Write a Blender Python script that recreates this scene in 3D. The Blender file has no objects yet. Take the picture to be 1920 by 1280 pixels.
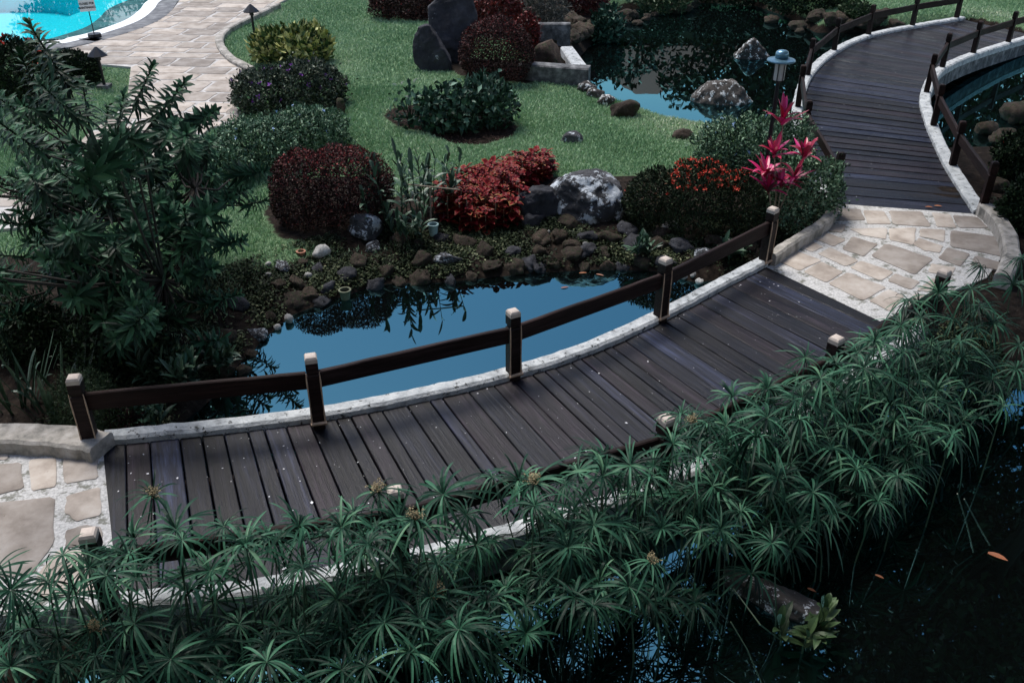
import bpy, bmesh, math, random
import numpy as np
from mathutils import Vector, Matrix, noise as mnoise
rnd = random.Random(7)
rng = np.random.default_rng(7)
S = bpy.context.scene
C = S.collection
R = math.radians

# ------------------------------------------------------------------ camera, sky, sun, exposure
F, TH, HC = 1700.0, R(30.7), 5.6            # focal length in photo pixels, pitch down, height above the decks
cam = bpy.data.objects.new('camera', bpy.data.cameras.new('camera')); C.objects.link(cam)
cam.location = (0, 0, HC); cam.rotation_euler = (R(90) - TH, 0, 0)
cam.data.sensor_width = 36; cam.data.lens = 36 * F / 1920; cam.data.clip_start = .1; cam.data.clip_end = 2000
S.camera = cam
SUN_EL, SUN_AZ = R(62), R(-35)              # azimuth clockwise from +Y
W = bpy.data.worlds.new('World'); S.world = W; W.use_nodes = True
nt = W.node_tree; bg = nt.nodes['Background']
sky = nt.nodes.new('ShaderNodeTexSky'); sky.sky_type = 'NISHITA'; sky.sun_disc = False
sky.sun_elevation = SUN_EL; sky.sun_rotation = SUN_AZ; sky.air_density = 1.0; sky.dust_density = 1.6; sky.ozone_density = 5.0
tc = nt.nodes.new('ShaderNodeTexCoord'); sx = nt.nodes.new('ShaderNodeSeparateXYZ'); nt.links.new(tc.outputs['Generated'], sx.inputs[0])
mr = nt.nodes.new('ShaderNodeMapRange'); mr.interpolation_type = 'SMOOTHSTEP'; nt.links.new(sx.outputs['Z'], mr.inputs[0])
for i_, v_ in ((1, .14), (2, .38), (3, .8), (4, 0.)): mr.inputs[i_].default_value = v_
hz = nt.nodes.new('ShaderNodeMix'); hz.data_type = 'RGBA'; nt.links.new(mr.outputs[0], hz.inputs[0]); nt.links.new(sky.outputs[0], hz.inputs[6]); hz.inputs[7].default_value = (8, 8.5, 8.9, 1)
nt.links.new(hz.outputs[2], bg.inputs[0]); bg.inputs[1].default_value = 0.05
sun = bpy.data.objects.new('sun', bpy.data.lights.new('sun', 'SUN')); C.objects.link(sun)
sun.data.energy = 1.5; sun.data.angle = R(25); sun.data.color = (1, .95, .88)
sd = Vector((math.sin(SUN_AZ) * math.cos(SUN_EL), math.cos(SUN_AZ) * math.cos(SUN_EL), math.sin(SUN_EL)))
sun.rotation_euler = sd.to_track_quat('Z', 'Y').to_euler(); sun.location = sd * 30
S.view_settings.view_transform = 'Standard'; S.view_settings.look = 'None'
S.view_settings.exposure = 1.7; S.view_settings.gamma = 1; S.view_settings.use_curve_mapping = False

# ------------------------------------------------------------------ survey: photo pixel + height -> place in the garden
def G(u, v, z=0.0):
    x = (u - 960) / F; y = (v - 640) / F
    s = (HC - z) / (math.sin(TH) + y * math.cos(TH))
    return Vector((s * x, s * (math.cos(TH) - y * math.sin(TH)), z))
def GY(u, v, Y):                             # the point above or on the pixel's line of sight at depth Y
    x = (u - 960) / F; y = (v - 640) / F
    s = Y / (math.cos(TH) - y * math.sin(TH))
    return Vector((s * x, Y, HC - s * (math.sin(TH) + y * math.cos(TH))))
def PV(X, Y, z):
    d = HC - z; w = Y * math.cos(TH) + d * math.sin(TH)
    return 960 + F * X / w, 640 + F * (-Y * math.sin(TH) + d * math.cos(TH)) / w
def depth(Y, z=0): return Y * math.cos(TH) + (HC - z) * math.sin(TH)

# ------------------------------------------------------------------ mesh helpers
def smooth_(o, on=True):
    o.data.polygons.foreach_set('use_smooth', [on] * len(o.data.polygons))
def link(name, me, mat, parent=None, loc=None):
    o = bpy.data.objects.new(name, me); C.objects.link(o)
    if mat and not me.materials: me.materials.append(mat)
    if parent is not None: o.parent = parent
    if loc is not None: o.location = loc
    return o
def tag(o, label=None, cat=None, group=None, kind=None):
    if label: o['label'] = label
    if cat: o['category'] = cat
    if group: o['group'] = group
    if kind: o['kind'] = kind
    return o
def thing(name, label, cat, loc=(0, 0, 0), rotz=0, group=None):
    o = bpy.data.objects.new(name, None); C.objects.link(o); o.empty_display_size = .1
    o.location = loc; o.rotation_euler = (0, 0, rotz)
    return tag(o, label, cat, group)
class MB:
    def __init__(s): s.v = []; s.f = []; s.t = []
    def add(s, vs, fs, t=.5):
        n = len(s.v); s.v += [tuple(p) for p in vs]; s.f += [tuple(i + n for i in f) for f in fs]
        s.t += (list(t) if hasattr(t, '__len__') else [t] * len(vs))
    def box(s, a, b, t=.5):
        x0, y0, z0 = a; x1, y1, z1 = b
        s.add([(x0,y0,z0),(x1,y0,z0),(x1,y1,z0),(x0,y1,z0),(x0,y0,z1),(x1,y0,z1),(x1,y1,z1),(x0,y1,z1)],
              [(0,3,2,1),(4,5,6,7),(0,1,5,4),(1,2,6,5),(2,3,7,6),(3,0,4,7)], t)
    def tube(s, pts, rad, n=6, t=.5, cap=True):
        pts = [Vector(p) for p in pts]; k = len(pts)
        if not hasattr(rad, '__len__'): rad = [rad] * k
        vs = []; 
        for i, p in enumerate(pts):
            d = (pts[min(i + 1, k - 1)] - pts[max(i - 1, 0)])
            d = d.normalized() if d.length > 1e-7 else Vector((0, 0, 1))
            a = d.cross(Vector((.31, .95, .05))); 
            if a.length < .1: a = d.cross(Vector((1, 0, 0)))
            a.normalize(); b = d.cross(a)
            for j in range(n):
                q = 2 * math.pi * j / n; vs.append(p + (a * math.cos(q) + b * math.sin(q)) * rad[i])
        fs = [(i*n + j, i*n + (j+1) % n, (i+1)*n + (j+1) % n, (i+1)*n + j) for i in range(k - 1) for j in range(n)]
        if cap: fs += [tuple(range(n))[::-1], tuple((k-1)*n + j for j in range(n))]
        s.add(vs, fs, t)
    def lathe(s, prof, c=(0, 0, 0), n=16, t=.5):
        c = Vector(c); vs = []
        for r, z in prof:
            for j in range(n):
                q = 2 * math.pi * j / n; vs.append(c + Vector((r * math.cos(q), r * math.sin(q), z)))
        k = len(prof)
        fs = [(i*n + j, i*n + (j+1) % n, (i+1)*n + (j+1) % n, (i+1)*n + j) for i in range(k - 1) for j in range(n)]
        s.add(vs, fs + [tuple(range(n))[::-1], tuple((k-1)*n + j for j in range(n))], t)
    def strip(s, base, d, up, L, Wd, droop=.3, seg=4, fold=.18, t=.5, prof=None, twist=0):
        base = Vector(base); d = Vector(d).normalized(); up = Vector(up)
        side = d.cross(up)
        if side.length < 1e-3: side = d.cross(Vector((1, .2, 0)))
        side.normalize(); nrm = side.cross(d).normalized()
        if twist: q = Matrix.Rotation(twist, 3, d); side = q @ side; nrm = q @ nrm
        vs = []; fs = []
        for i in range(seg):
            u = i / seg; p = base + d * L * u + Vector((0, 0, -droop * L * u * u))
            w = Wd * (prof(u) if prof else (.35 + 1.3 * math.sin(math.pi * min(1, u * .9 + .1)) ) * .6)
            vs += [p + side * w * .5 + nrm * w * fold, p, p - side * w * .5 + nrm * w * fold]
        vs.append(base + d * L + Vector((0, 0, -droop * L)))
        for i in range(seg - 1):
            a = i * 3
            fs += [(a, a+1, a+4, a+3), (a+1, a+2, a+5, a+4)]
        a = (seg - 1) * 3; e = seg * 3
        fs += [(a, a+1, e), (a+1, a+2, e)]
        s.add(vs, fs, t)
    def mesh(s, name):
        me = bpy.data.meshes.new(name); me.from_pydata(s.v, [], s.f)
        a = me.attributes.new('t', 'FLOAT', 'POINT'); a.data.foreach_set('value', np.asarray(s.t, dtype=np.float32))
        me.update(); return me
    def build(s, name, mat, parent=None, loc=None, smooth=False):
        if loc is not None:
            l = Vector(loc); s.v = [tuple(Vector(p) - l) for p in s.v]
        o = link(name, s.mesh(name), mat, parent, None if parent is not None else loc)
        if smooth: smooth_(o)
        return o
def np_mesh(name, V, Fc, t=None):
    V = np.asarray(V, np.float32); Fc = np.asarray(Fc, np.int32); m, k = Fc.shape
    me = bpy.data.meshes.new(name); me.vertices.add(len(V)); me.vertices.foreach_set('co', V.ravel())
    me.loops.add(m * k); me.loops.foreach_set('vertex_index', Fc.ravel())
    me.polygons.add(m); me.polygons.foreach_set('loop_start', np.arange(0, m * k, k, dtype=np.int32))
    try: me.polygons.foreach_set('loop_total', np.full(m, k, np.int32))
    except Exception: pass
    if t is not None:
        a = me.attributes.new('t', 'FLOAT', 'POINT'); a.data.foreach_set('value', np.asarray(t, np.float32))
    me.update(calc_edges=True); me.validate(); return me
def unit(a): return a / (np.linalg.norm(a, axis=1, keepdims=True) + 1e-9)
def leaf_arrays(P, D, N, L, Wd, t, fold=.25):
    """diamond leaves with a folded midrib: base, side, tip, side"""
    n = len(P); D = unit(D); Sd = unit(np.cross(D, N)); Nn = np.cross(Sd, D)
    L = L[:, None]; Wd = Wd[:, None]
    mid = P + D * L * .45 + Nn * Wd * fold
    V = np.stack([P, mid + Sd * Wd * .5, P + D * L, mid - Sd * Wd * .5], 1).reshape(-1, 3)
    b = np.arange(n)[:, None] * 4
    Fc = np.concatenate([b + np.array([[0, 1, 2]]), b + np.array([[0, 2, 3]])], 0)
    return V, Fc, np.repeat(t, 4)
def pip(X, Y, poly):
    ins = np.zeros(X.shape, bool); n = len(poly)
    for i in range(n):
        x0, y0 = poly[i]; x1, y1 = poly[(i + 1) % n]
        if y0 == y1: continue
        c = ((y0 > Y) != (y1 > Y)) & (X < (x1 - x0) * (Y - y0) / (y1 - y0) + x0)
        ins ^= c
    return ins
def sdist(X, Y, poly):                       # positive outside
    d = np.full(X.shape, 1e9); n = len(poly)
    for i in range(n):
        x0, y0 = poly[i]; x1, y1 = poly[(i + 1) % n]; dx, dy = x1 - x0, y1 - y0
        q = np.clip(((X - x0) * dx + (Y - y0) * dy) / (dx * dx + dy * dy + 1e-12), 0, 1)
        d = np.minimum(d, np.hypot(X - x0 - q * dx, Y - y0 - q * dy))
    return np.where(pip(X, Y, poly), -d, d)
def catmull(P, k=8):
    P = [Vector(p) for p in P]; out = []
    for i in range(len(P) - 1):
        a, b, c, d = P[max(i-1, 0)], P[i], P[i+1], P[min(i+2, len(P)-1)]
        for j in range(k):
            t = j / k
            out.append(.5 * (2*b + (c - a)*t + (2*a - 5*b + 4*c - d)*t*t + (3*b - a - 3*c + d)*t**3))
    return out + [P[-1]]
def resample(P, ts):                         # points at normalised arc length
    P = [Vector(p) for p in P]; ln = [0]
    for a, b in zip(P, P[1:]): ln.append(ln[-1] + (b - a).length)
    out = []
    for t in ts:
        s = min(max(t, 0), 1) * ln[-1]; i = 0
        while i < len(P) - 2 and ln[i + 1] < s: i += 1
        q = (s - ln[i]) / max(ln[i+1] - ln[i], 1e-9); out.append(P[i].lerp(P[i+1], q))
    return out, ln[-1]
def offset(P, d):                            # sideways offset of an open line, + to the left of travel
    out = []
    for i, p in enumerate(P):
        t = (P[min(i+1, len(P)-1)] - P[max(i-1, 0)]); t.z = 0; t.normalize()
        out.append(p + Vector((-t.y, t.x, 0)) * d)
    return out

# ------------------------------------------------------------------ procedural materials
def newmat(name):
    m = bpy.data.materials.new(name); m.use_nodes = True
    return m, m.node_tree.nodes, m.node_tree.links, m.node_tree.nodes['Principled BSDF']
def nd(N, t, **k):
    n = N.new(t)
    for a, b in k.items(): setattr(n, a, b)
    return n
def ramp(N, L, src, stops):
    r = N.new('ShaderNodeValToRGB'); e = r.color_ramp.elements
    while len(e) > 1: e.remove(e[-1])
    for i, (p, c) in enumerate(stops):
        x = e[0] if i == 0 else e.new(p)
        x.position = p; x.color = (*c, 1)
    L.new(src, r.inputs[0]); return r.outputs[0]
def mixc(N, L, f, a, b, mode='MIX'):
    m = N.new('ShaderNodeMix'); m.data_type = 'RGBA'; m.blend_type = mode
    for s, x in ((m.inputs[0], f), (m.inputs[6], a), (m.inputs[7], b)):
        if hasattr(x, 'links'): L.new(x, s)
        else: s.default_value = (*x, 1) if isinstance(x, tuple) else x
    return m.outputs[2]
def tex(N, L, coord, scale, detail=4, rough=.6, kind='ShaderNodeTexNoise', mapscale=None, rnd_off=False):
    v = coord
    if mapscale or rnd_off:
        mp = N.new('ShaderNodeMapping'); L.new(coord, mp.inputs[0])
        if mapscale: mp.inputs[3].default_value = mapscale
        if rnd_off:
            oi = N.new('ShaderNodeObjectInfo'); mu = nd(N, 'ShaderNodeMath', operation='MULTIPLY'); mu.inputs[1].default_value = 37
            L.new(oi.outputs['Random'], mu.inputs[0]); cb = N.new('ShaderNodeCombineXYZ')
            for i in range(3): L.new(mu.outputs[0], cb.inputs[i])
            L.new(cb.outputs[0], mp.inputs[1])
        v = mp.outputs[0]
    n = N.new(kind); L.new(v, n.inputs['Vector']); n.inputs['Scale'].default_value = scale
    if kind == 'ShaderNodeTexNoise': n.inputs['Detail'].default_value = detail; n.inputs['Roughness'].default_value = rough
    return n.outputs['Fac'] if kind == 'ShaderNodeTexNoise' else n.outputs['Distance']
def bump(N, L, b, src, strength=.5, dist=.02):
    x = N.new('ShaderNodeBump'); x.inputs['Strength'].default_value = strength; x.inputs['Distance'].default_value = dist
    L.new(src, x.inputs['Height']); L.new(x.outputs[0], b.inputs['Normal'])
def coord(N, which='Object'): return N.new('ShaderNodeTexCoord').outputs[which]
def geo(N): return N.new('ShaderNodeNewGeometry').outputs['Position']

def leafmat(name, stops, rough=.5, spec=.25, trans=.0):
    m, N, L, b = newmat(name)
    a = nd(N, 'ShaderNodeAttribute', attribute_name='t')
    L.new(ramp(N, L, a.outputs['Fac'], stops), b.inputs['Base Color'])
    b.inputs['Roughness'].default_value = rough; b.inputs['Specular IOR Level'].default_value = spec
    if trans:
        tr = N.new('ShaderNodeBsdfTranslucent'); L.new(b.inputs['Base Color'].links[0].from_socket, tr.inputs[0])
        mx = N.new('ShaderNodeMixShader'); mx.inputs[0].default_value = trans
        L.new(b.outputs[0], mx.inputs[1]); L.new(tr.outputs[0], mx.inputs[2]); L.new(mx.outputs[0], N['Material Output'].inputs[0])
    return m
def stonemat(name, stops, scale=4, lichen=None, lamt=.62, lscale=6, bstr=.6, bdist=.03, rough=.85, objrand=True, moss=None):
    m, N, L, b = newmat(name); co = coord(N)
    n1 = tex(N, L, co, scale, 6, .65, rnd_off=objrand)
    c = ramp(N, L, n1, stops)
    if objrand:
        oi = N.new('ShaderNodeObjectInfo'); r = ramp(N, L, oi.outputs['Random'], [(0, (.65, .63, .62)), (1, (1.25, 1.2, 1.15))])
        c = mixc(N, L, 1.0, c, r, 'MULTIPLY')
    if moss:
        n3 = tex(N, L, co, 5, 5, .7, rnd_off=objrand); f = ramp(N, L, n3, [(.52, (0, 0, 0)), (.6, (1, 1, 1))]); c = mixc(N, L, f, c, moss)
    if lichen:
        n2 = tex(N, L, co, lscale, 8, .75, rnd_off=objrand); f = ramp(N, L, n2, [(lamt, (0, 0, 0)), (lamt + .04, (1, 1, 1))]); c = mixc(N, L, f, c, lichen)
    L.new(c, b.inputs['Base Color']); b.inputs['Roughness'].default_value = rough; b.inputs['Specular IOR Level'].default_value = .25
    n4 = tex(N, L, co, scale * 4, 8, .7); bump(N, L, b, n4, bstr, bdist)
    return m
def plain(name, col, rough=.5, metal=0, var=.25, scale=30, bstr=.1, spec=.4):
    m, N, L, b = newmat(name); co = coord(N); n = tex(N, L, co, scale, 5, .7)
    L.new(ramp(N, L, n, [(.3, tuple(x * (1 - var) for x in col)), (.7, tuple(min(1, x * (1 + var)) for x in col))]), b.inputs['Base Color'])
    b.inputs['Roughness'].default_value = rough; b.inputs['Metallic'].default_value = metal; b.inputs['Specular IOR Level'].default_value = spec
    bump(N, L, b, n, bstr, .004); return m
def woodmat(name, dark, mid, light, rough=.42, amount=1.0, spec=.35):
    m, N, L, b = newmat(name); co = coord(N)
    g1 = tex(N, L, co, 5, 8, .7, mapscale=(.25, 5, 5), rnd_off=True)
    g2 = tex(N, L, co, 2.2, 4, .6, mapscale=(.5, 1.2, 1), rnd_off=True)
    c = ramp(N, L, g1, [(.28, dark), (.5, mid), (.75, light)])
    oi = N.new('ShaderNodeObjectInfo')
    tint = ramp(N, L, oi.outputs['Random'], [(0, (.45, .42, .44)), (.14, (1.35, .98, .88)), (.28, (.65, .74, .85)), (.42, (1.5, 1.65, 1.85)), (.55, (1.4, .95, .9)), (.68, (.6, .66, .75)), (.82, (1.6, 2.0, 2.5)), (.92, (.95, .86, .86))])
    tint.node.color_ramp.interpolation = 'CONSTANT'
    c = mixc(N, L, amount, c, tint, 'MULTIPLY')
    st = ramp(N, L, g2, [(.35, (.55, .5, .55)), (.65, (1.25, 1.25, 1.3))]); c = mixc(N, L, .8, c, st, 'MULTIPLY')
    L.new(c, b.inputs['Base Color'])
    rr = ramp(N, L, g2, [(.3, (rough - .1,) * 3), (.7, (rough + .2,) * 3)]); L.new(rr, b.inputs['Roughness'])
    b.inputs['Specular IOR Level'].default_value = spec
    bump(N, L, b, g1, .8, .012); return m

M = {}
M['deck'] = woodmat('deck_wood', (.0015, .0013, .0018), (.0060, .0060, .0092), (.030, .031, .046), .40, spec=.24)
M['rail'] = woodmat('rail_wood', (.005, .003, .002), (.012, .006, .005), (.034, .02, .017), .55, .4, .15)
M['cap'] = plain('bare_post_top', (.42, .36, .315), .75, var=.2, scale=14)
M['glue'] = plain('old_filler', (.38, .27, .19), .8, var=.3)
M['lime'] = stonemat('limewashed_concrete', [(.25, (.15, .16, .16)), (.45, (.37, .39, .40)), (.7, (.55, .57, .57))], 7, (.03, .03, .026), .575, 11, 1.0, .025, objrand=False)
M['kerbstone'] = stonemat('weathered_kerb', [(.3, (.10, .10, .09)), (.5, (.30, .28, .25)), (.72, (.48, .45, .42))], 5, (.05, .06, .03), .66, 5, .7, .02, objrand=False)
M['mortar'] = stonemat('pebble_mortar', [(.3, (.26, .26, .255)), (.5, (.46, .455, .445)), (.7, (.66, .65, .64))], 34, (.14, .135, .125), .62, 22, .9, .012, objrand=False, moss=(.17, .17, .145))
M['joint'] = stonemat('path_joint', [(.3, (.28, .265, .25)), (.5, (.42, .405, .39)), (.7, (.54, .525, .51))], 6, None, bstr=.5, objrand=False)
M['flag'] = stonemat('sandstone_flag', [(.25, (.17, .145, .125)), (.5, (.33, .30, .27)), (.75, (.46, .44, .415))], 2.6, (.12, .10, .085), .66, 9, .6, .015)
M['slate'] = stonemat('slate_edging', [(.3, (.06, .065, .075)), (.5, (.14, .145, .155)), (.75, (.26, .27, .28))], 3, None, bstr=.4, objrand=False)
M['white_rim'] = plain('white_rim_tile', (.8, .82, .82), .4, var=.06, scale=8)
M['rock_grey'] = stonemat('lava_rock_grey', [(.25, (.012, .013, .016)), (.5, (.045, .048, .055)), (.8, (.12, .125, .14))], 2.2, (.46, .50, .54), .53, 3.2, 1.0, .05)
M['rock_dark'] = stonemat('lava_rock_dark', [(.25, (.010, .011, .014)), (.5, (.032, .034, .042)), (.8, (.07, .075, .09))], 2.0, (.5, .52, .55), .645, 6, .8, .04)
M['rock_brown'] = stonemat('bank_stone_brown', [(.25, (.012, .008, .006)), (.5, (.05, .036, .028)), (.8, (.13, .10, .08))], 4, (.36, .38, .36), .67, 11, 1.0, .05, moss=(.022, .034, .012))
M['rock_pale'] = stonemat('pale_stone', [(.3, (.18, .18, .17)), (.5, (.38, .39, .39)), (.8, (.58, .6, .6))], 4, (.05, .05, .045), .6, 8, .8, .03)
M['rock_lichen'] = stonemat('lichen_rock', [(.25, (.015, .014, .013)), (.5, (.05, .045, .042)), (.8, (.10, .095, .09))], 3, (.60, .62, .62), .55, 9, 1.0, .03)
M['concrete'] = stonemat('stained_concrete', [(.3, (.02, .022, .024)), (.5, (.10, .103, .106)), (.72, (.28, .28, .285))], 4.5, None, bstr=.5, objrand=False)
M['mulch'] = stonemat('mulch_soil', [(.3, (.010, .006, .006)), (.55, (.035, .022, .02)), (.8, (.09, .06, .05))], 24, None, bstr=1, bdist=.04, objrand=False)
M['metal'] = plain('dark_painted_metal', (.012, .014, .018), .35, .3, .3)
M['lampblue'] = plain('weathered_blue_lamp_metal', (.10, .20, .27), .3, .6, .35, 12)
M['bark'] = plain('bark', (.022, .017, .013), .85, var=.5, scale=18, bstr=.6)
M['cane'] = plain('cane', (.19, .15, .11), .7, var=.3)
M['sedge_stem'] = plain('sedge_stem', (.03, .055, .028), .5, var=.3)
M['plaster'] = plain('plaster_wall', (.4, .34, .28), .8)
M['rooftile'] = plain('red_roof', (.30, .07, .05), .7)
M['signwhite'] = plain('sign_board', (.72, .70, .66), .5, var=.08, scale=5)
M['ink'] = plain('sign_ink', (.012, .011, .012), .6, var=.1)
M['pot'] = plain('terracotta', (.32, .14, .09), .8, var=.3, scale=12)
M['potgreen'] = plain('mossy_pot', (.10, .11, .07), .8, var=.5, scale=12)
M['bucket'] = plain('pale_blue_bucket', (.22, .33, .34), .5, var=.25, scale=8)
M['soil_dark'] = plain('potting_soil', (.02, .015, .012), .95, var=.5, scale=20, bstr=.6)
M['glass'] = plain('lamp_glass', (.35, .36, .36), .2, var=.1)
M['tile'] = plain('pool_tile', (.02, .62, .70), .35, var=.05, scale=3)

g = lambda *c: c
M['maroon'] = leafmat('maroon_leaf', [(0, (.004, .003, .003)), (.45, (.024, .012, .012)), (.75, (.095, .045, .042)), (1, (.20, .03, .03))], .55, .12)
M['plumbago'] = leafmat('plumbago_leaf', [(0, (.004, .012, .007)), (.4, (.030, .070, .040)), (.7, (.12, .22, .13)), (1, (.34, .45, .31))], .5, .15)
M['purpleleaf'] = leafmat('lasiandra_leaf', [(0, (.005, .010, .006)), (.45, (.025, .042, .026)), (.75, (.10, .13, .09)), (1, (.24, .26, .19))], .5, .15)
M['yellowleaf'] = leafmat('variegated_leaf', [(0, (.02, .05, .015)), (.4, (.05, .10, .03)), (.55, (.30, .33, .10)), (1, (.62, .60, .28))])
M['darkleaf'] = leafmat('dark_hedge_leaf', [(0, (.003, .007, .003)), (.5, (.012, .026, .012)), (1, (.06, .10, .045))], .5, .12)
M['hydrangea'] = leafmat('broad_blue_green_leaf', [(0, (.006, .018, .011)), (.5, (.026, .072, .046)), (1, (.13, .24, .17))], .5, .2)
M['ixora'] = leafmat('ixora_leaf', [(0, (.004, .008, .004)), (.5, (.017, .030, .015)), (.85, (.08, .11, .055)), (1, (.18, .06, .04))], .5, .12)
M['redflower'] = leafmat('scarlet_flower', [(0, (.42, .03, .02)), (1, (.75, .12, .07))], .5)
M['purpleflower'] = leafmat('purple_flower', [(0, (.16, .03, .28)), (1, (.36, .10, .55))])
M['blueflower'] = leafmat('blue_flower', [(0, (.22, .38, .72)), (1, (.55, .70, .92))])
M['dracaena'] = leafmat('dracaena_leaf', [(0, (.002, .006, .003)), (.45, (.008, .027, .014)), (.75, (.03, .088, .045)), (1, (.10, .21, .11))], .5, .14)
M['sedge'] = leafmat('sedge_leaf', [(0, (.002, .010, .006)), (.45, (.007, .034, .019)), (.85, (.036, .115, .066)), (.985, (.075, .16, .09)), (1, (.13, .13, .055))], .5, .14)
M['sedgeflower'] = leafmat('sedge_flower', [(0, (.12, .09, .045)), (1, (.36, .30, .18))], .8)
M['cordyline'] = leafmat('cordyline_leaf', [(0, (.05, .012, .02)), (.4, (.22, .006, .02)), (.7, (.36, .006, .06)), (1, (.52, .02, .17))], .4, .4)
M['coleus'] = leafmat('coleus_leaf', [(0, (.03, .002, .005)), (.35, (.10, .005, .009)), (.7, (.19, .010, .013)), (.8, (.22, .09, .04)), (1, (.36, .28, .10))], .5, .12)
M['ginger'] = leafmat('ginger_leaf', [(0, (.010, .028, .015)), (.5, (.034, .075, .045)), (1, (.09, .16, .10))], .45, .35)
M['iris'] = leafmat('iris_leaf', [(0, (.012, .026, .016)), (.5, (.035, .07, .042)), (1, (.12, .19, .13))], .4, .4)
M['fern'] = leafmat('fern_leaf', [(0, (.012, .026, .010)), (.5, (.035, .065, .025)), (1, (.09, .14, .06))])
M['grass'] = leafmat('lawn_grass', [(0, (.09, .18, .09)), (.5, (.24, .40, .22)), (.85, (.43, .56, .36)), (1, (.6, .62, .46))], .7, .05)
M['cover'] = leafmat('ground_cover_leaf', [(0, (.006, .010, .005)), (.5, (.028, .042, .02)), (.8, (.09, .11, .055)), (1, (.22, .23, .14))], .6, .1)
M['treeleaf'] = leafmat('tree_leaf', [(0, (.010, .020, .009)), (.5, (.028, .05, .022)), (1, (.07, .10, .045))])
M['greyleaf'] = leafmat('grey_green_leaf', [(0, (.03, .035, .03)), (.5, (.10, .105, .09)), (1, (.22, .22, .19))])
M['redbrown_cover'] = leafmat('red_cover_leaf', [(0, (.03, .012, .012)), (.5, (.10, .02, .018)), (1, (.30, .03, .025))])
M['deadleaf'] = leafmat('fallen_leaf', [(0, (.22, .07, .03)), (1, (.40, .16, .07))])
M['petal'] = leafmat('pale_petal', [(0, (.35, .35, .38)), (1, (.7, .7, .72))])

def watermat(name, base, ior, tint, ripple=.02, rscale=3):
    m, N, L, b = newmat(name); N.remove(b)
    d = N.new('ShaderNodeBsdfDiffuse'); d.inputs[0].default_value = (*base, 1)
    gl = N.new('ShaderNodeBsdfGlossy'); gl.inputs[0].default_value = (*tint, 1); gl.inputs['Roughness'].default_value = .01
    fr = N.new('ShaderNodeFresnel'); fr.inputs[0].default_value = ior
    mx = N.new('ShaderNodeMixShader'); L.new(fr.outputs[0], mx.inputs[0]); L.new(d.outputs[0], mx.inputs[1]); L.new(gl.outputs[0], mx.inputs[2])
    n = tex(N, L, geo(N), rscale, 2, .5); bp = N.new('ShaderNodeBump'); bp.inputs['Strength'].default_value = ripple; bp.inputs['Distance'].default_value = .05
    L.new(n, bp.inputs['Height']); L.new(bp.outputs[0], gl.inputs['Normal']); L.new(bp.outputs[0], fr.inputs['Normal'])
    L.new(mx.outputs[0], N['Material Output'].inputs[0]); return m
M['pond'] = watermat('pond_water', (.0015, .002, .002), 3.4, (.38, .92, 1), .015, 1.4)
def poolmat():
    m, N, L, b = newmat('pool_water'); N.remove(b)
    t = N.new('ShaderNodeBsdfTransparent'); t.inputs[0].default_value = (.6, .97, 1, 1)
    gl = N.new('ShaderNodeBsdfGlossy'); gl.inputs['Roughness'].default_value = .02
    fr = N.new('ShaderNodeFresnel'); fr.inputs[0].default_value = 1.25
    mx = N.new('ShaderNodeMixShader'); L.new(fr.outputs[0], mx.inputs[0]); L.new(t.outputs[0], mx.inputs[1]); L.new(gl.outputs[0], mx.inputs[2])
    n = tex(N, L, geo(N), .9, 1, .5); bp = N.new('ShaderNodeBump'); bp.inputs['Strength'].default_value = .02; bp.inputs['Distance'].default_value = .05
    L.new(n, bp.inputs['Height']); L.new(bp.outputs[0], gl.inputs['Normal'])
    L.new(mx.outputs[0], N['Material Output'].inputs[0]); return m
M['pool'] = poolmat()

# ------------------------------------------------------------------ the lie of the land
ZW = -0.4
def xy(p): return (p[0], p[1])
bank1 = [(330, 802), (400, 745), (440, 690), (490, 640), (545, 592), (640, 556), (720, 532), (830, 530), (1000, 512), (1130, 505), (1230, 508), (1300, 530), (1370, 520), (1425, 503)]
POND1 = [(-3.75, 7.5)] + [xy(G(u, v, ZW)) for u, v in bank1] + [(3.35, 11.35), (4.25, 9.95), (5.0, 9.3), (6.4, 8.9), (14, 8.5), (14, -1), (-8, -1), (-8, 3.9), (-3.6, 4.6), (-3.15, 5.3)]
bank2 = [(1095, 172), (1150, 207), (1205, 228), (1260, 248), (1312, 258), (1400, 268), (1500, 285), (1600, 275), (1750, 300), (1850, 295), (1960, 320)]
bank2b = [(2100, 120), (1830, 48), (1700, 62), (1620, 62), (1530, 62), (1470, 30), (1400, 6), (1290, 8), (1180, 18), (1145, 35), (1120, 70), (1085, 110)]
POND2 = [xy(G(u, v, ZW)) for u, v in bank2 + bank2b]
rimpx = [(88, 81), (130, 74), (175, 63), (234, 42), (262, 22), (277, 5)]
POOLRIM = [Vector((*xy(G(u, v)), 0)) for u, v in rimpx]
rimw = [Vector((-27, 25.2, 0)), Vector((-20, 24.6, 0)), Vector((-16, 24.7, 0))] + POOLRIM + [Vector((-11.9, 33.5, 0)), Vector((-13.5, 37, 0)), Vector((-18, 39.5, 0)), Vector((-25, 38, 0)), Vector((-29, 32, 0)), Vector((-27, 25.2, 0))]
rimw = catmull(rimw, 6)[:-1]
POOL = [xy(p) for p in rimw]
pathpx = [(345, -60), (660, -60), (500, 20), (425, 55), (412, 80), (430, 105), (475, 130), (445, 200), (450, 232), (395, 242), (340, 290), (250, 345), (130, 400), (30, 430), (-60, 440), (-60, 395), (100, 330), (160, 260), (238, 200), (246, 128), (180, 122), (112, 100)]
inner = [xy(p) for p in offset(POOLRIM, -1.0)][1:]
PATH = [xy(G(u, v)) for u, v in pathpx] + inner
bedpx = [(715, 238), (738, 222), (790, 214), (860, 212), (930, 220), (975, 243), (962, 264), (905, 282), (850, 281), (800, 264), (745, 256)]
BED = [xy(G(u, v)) for u, v in bedpx]
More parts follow.
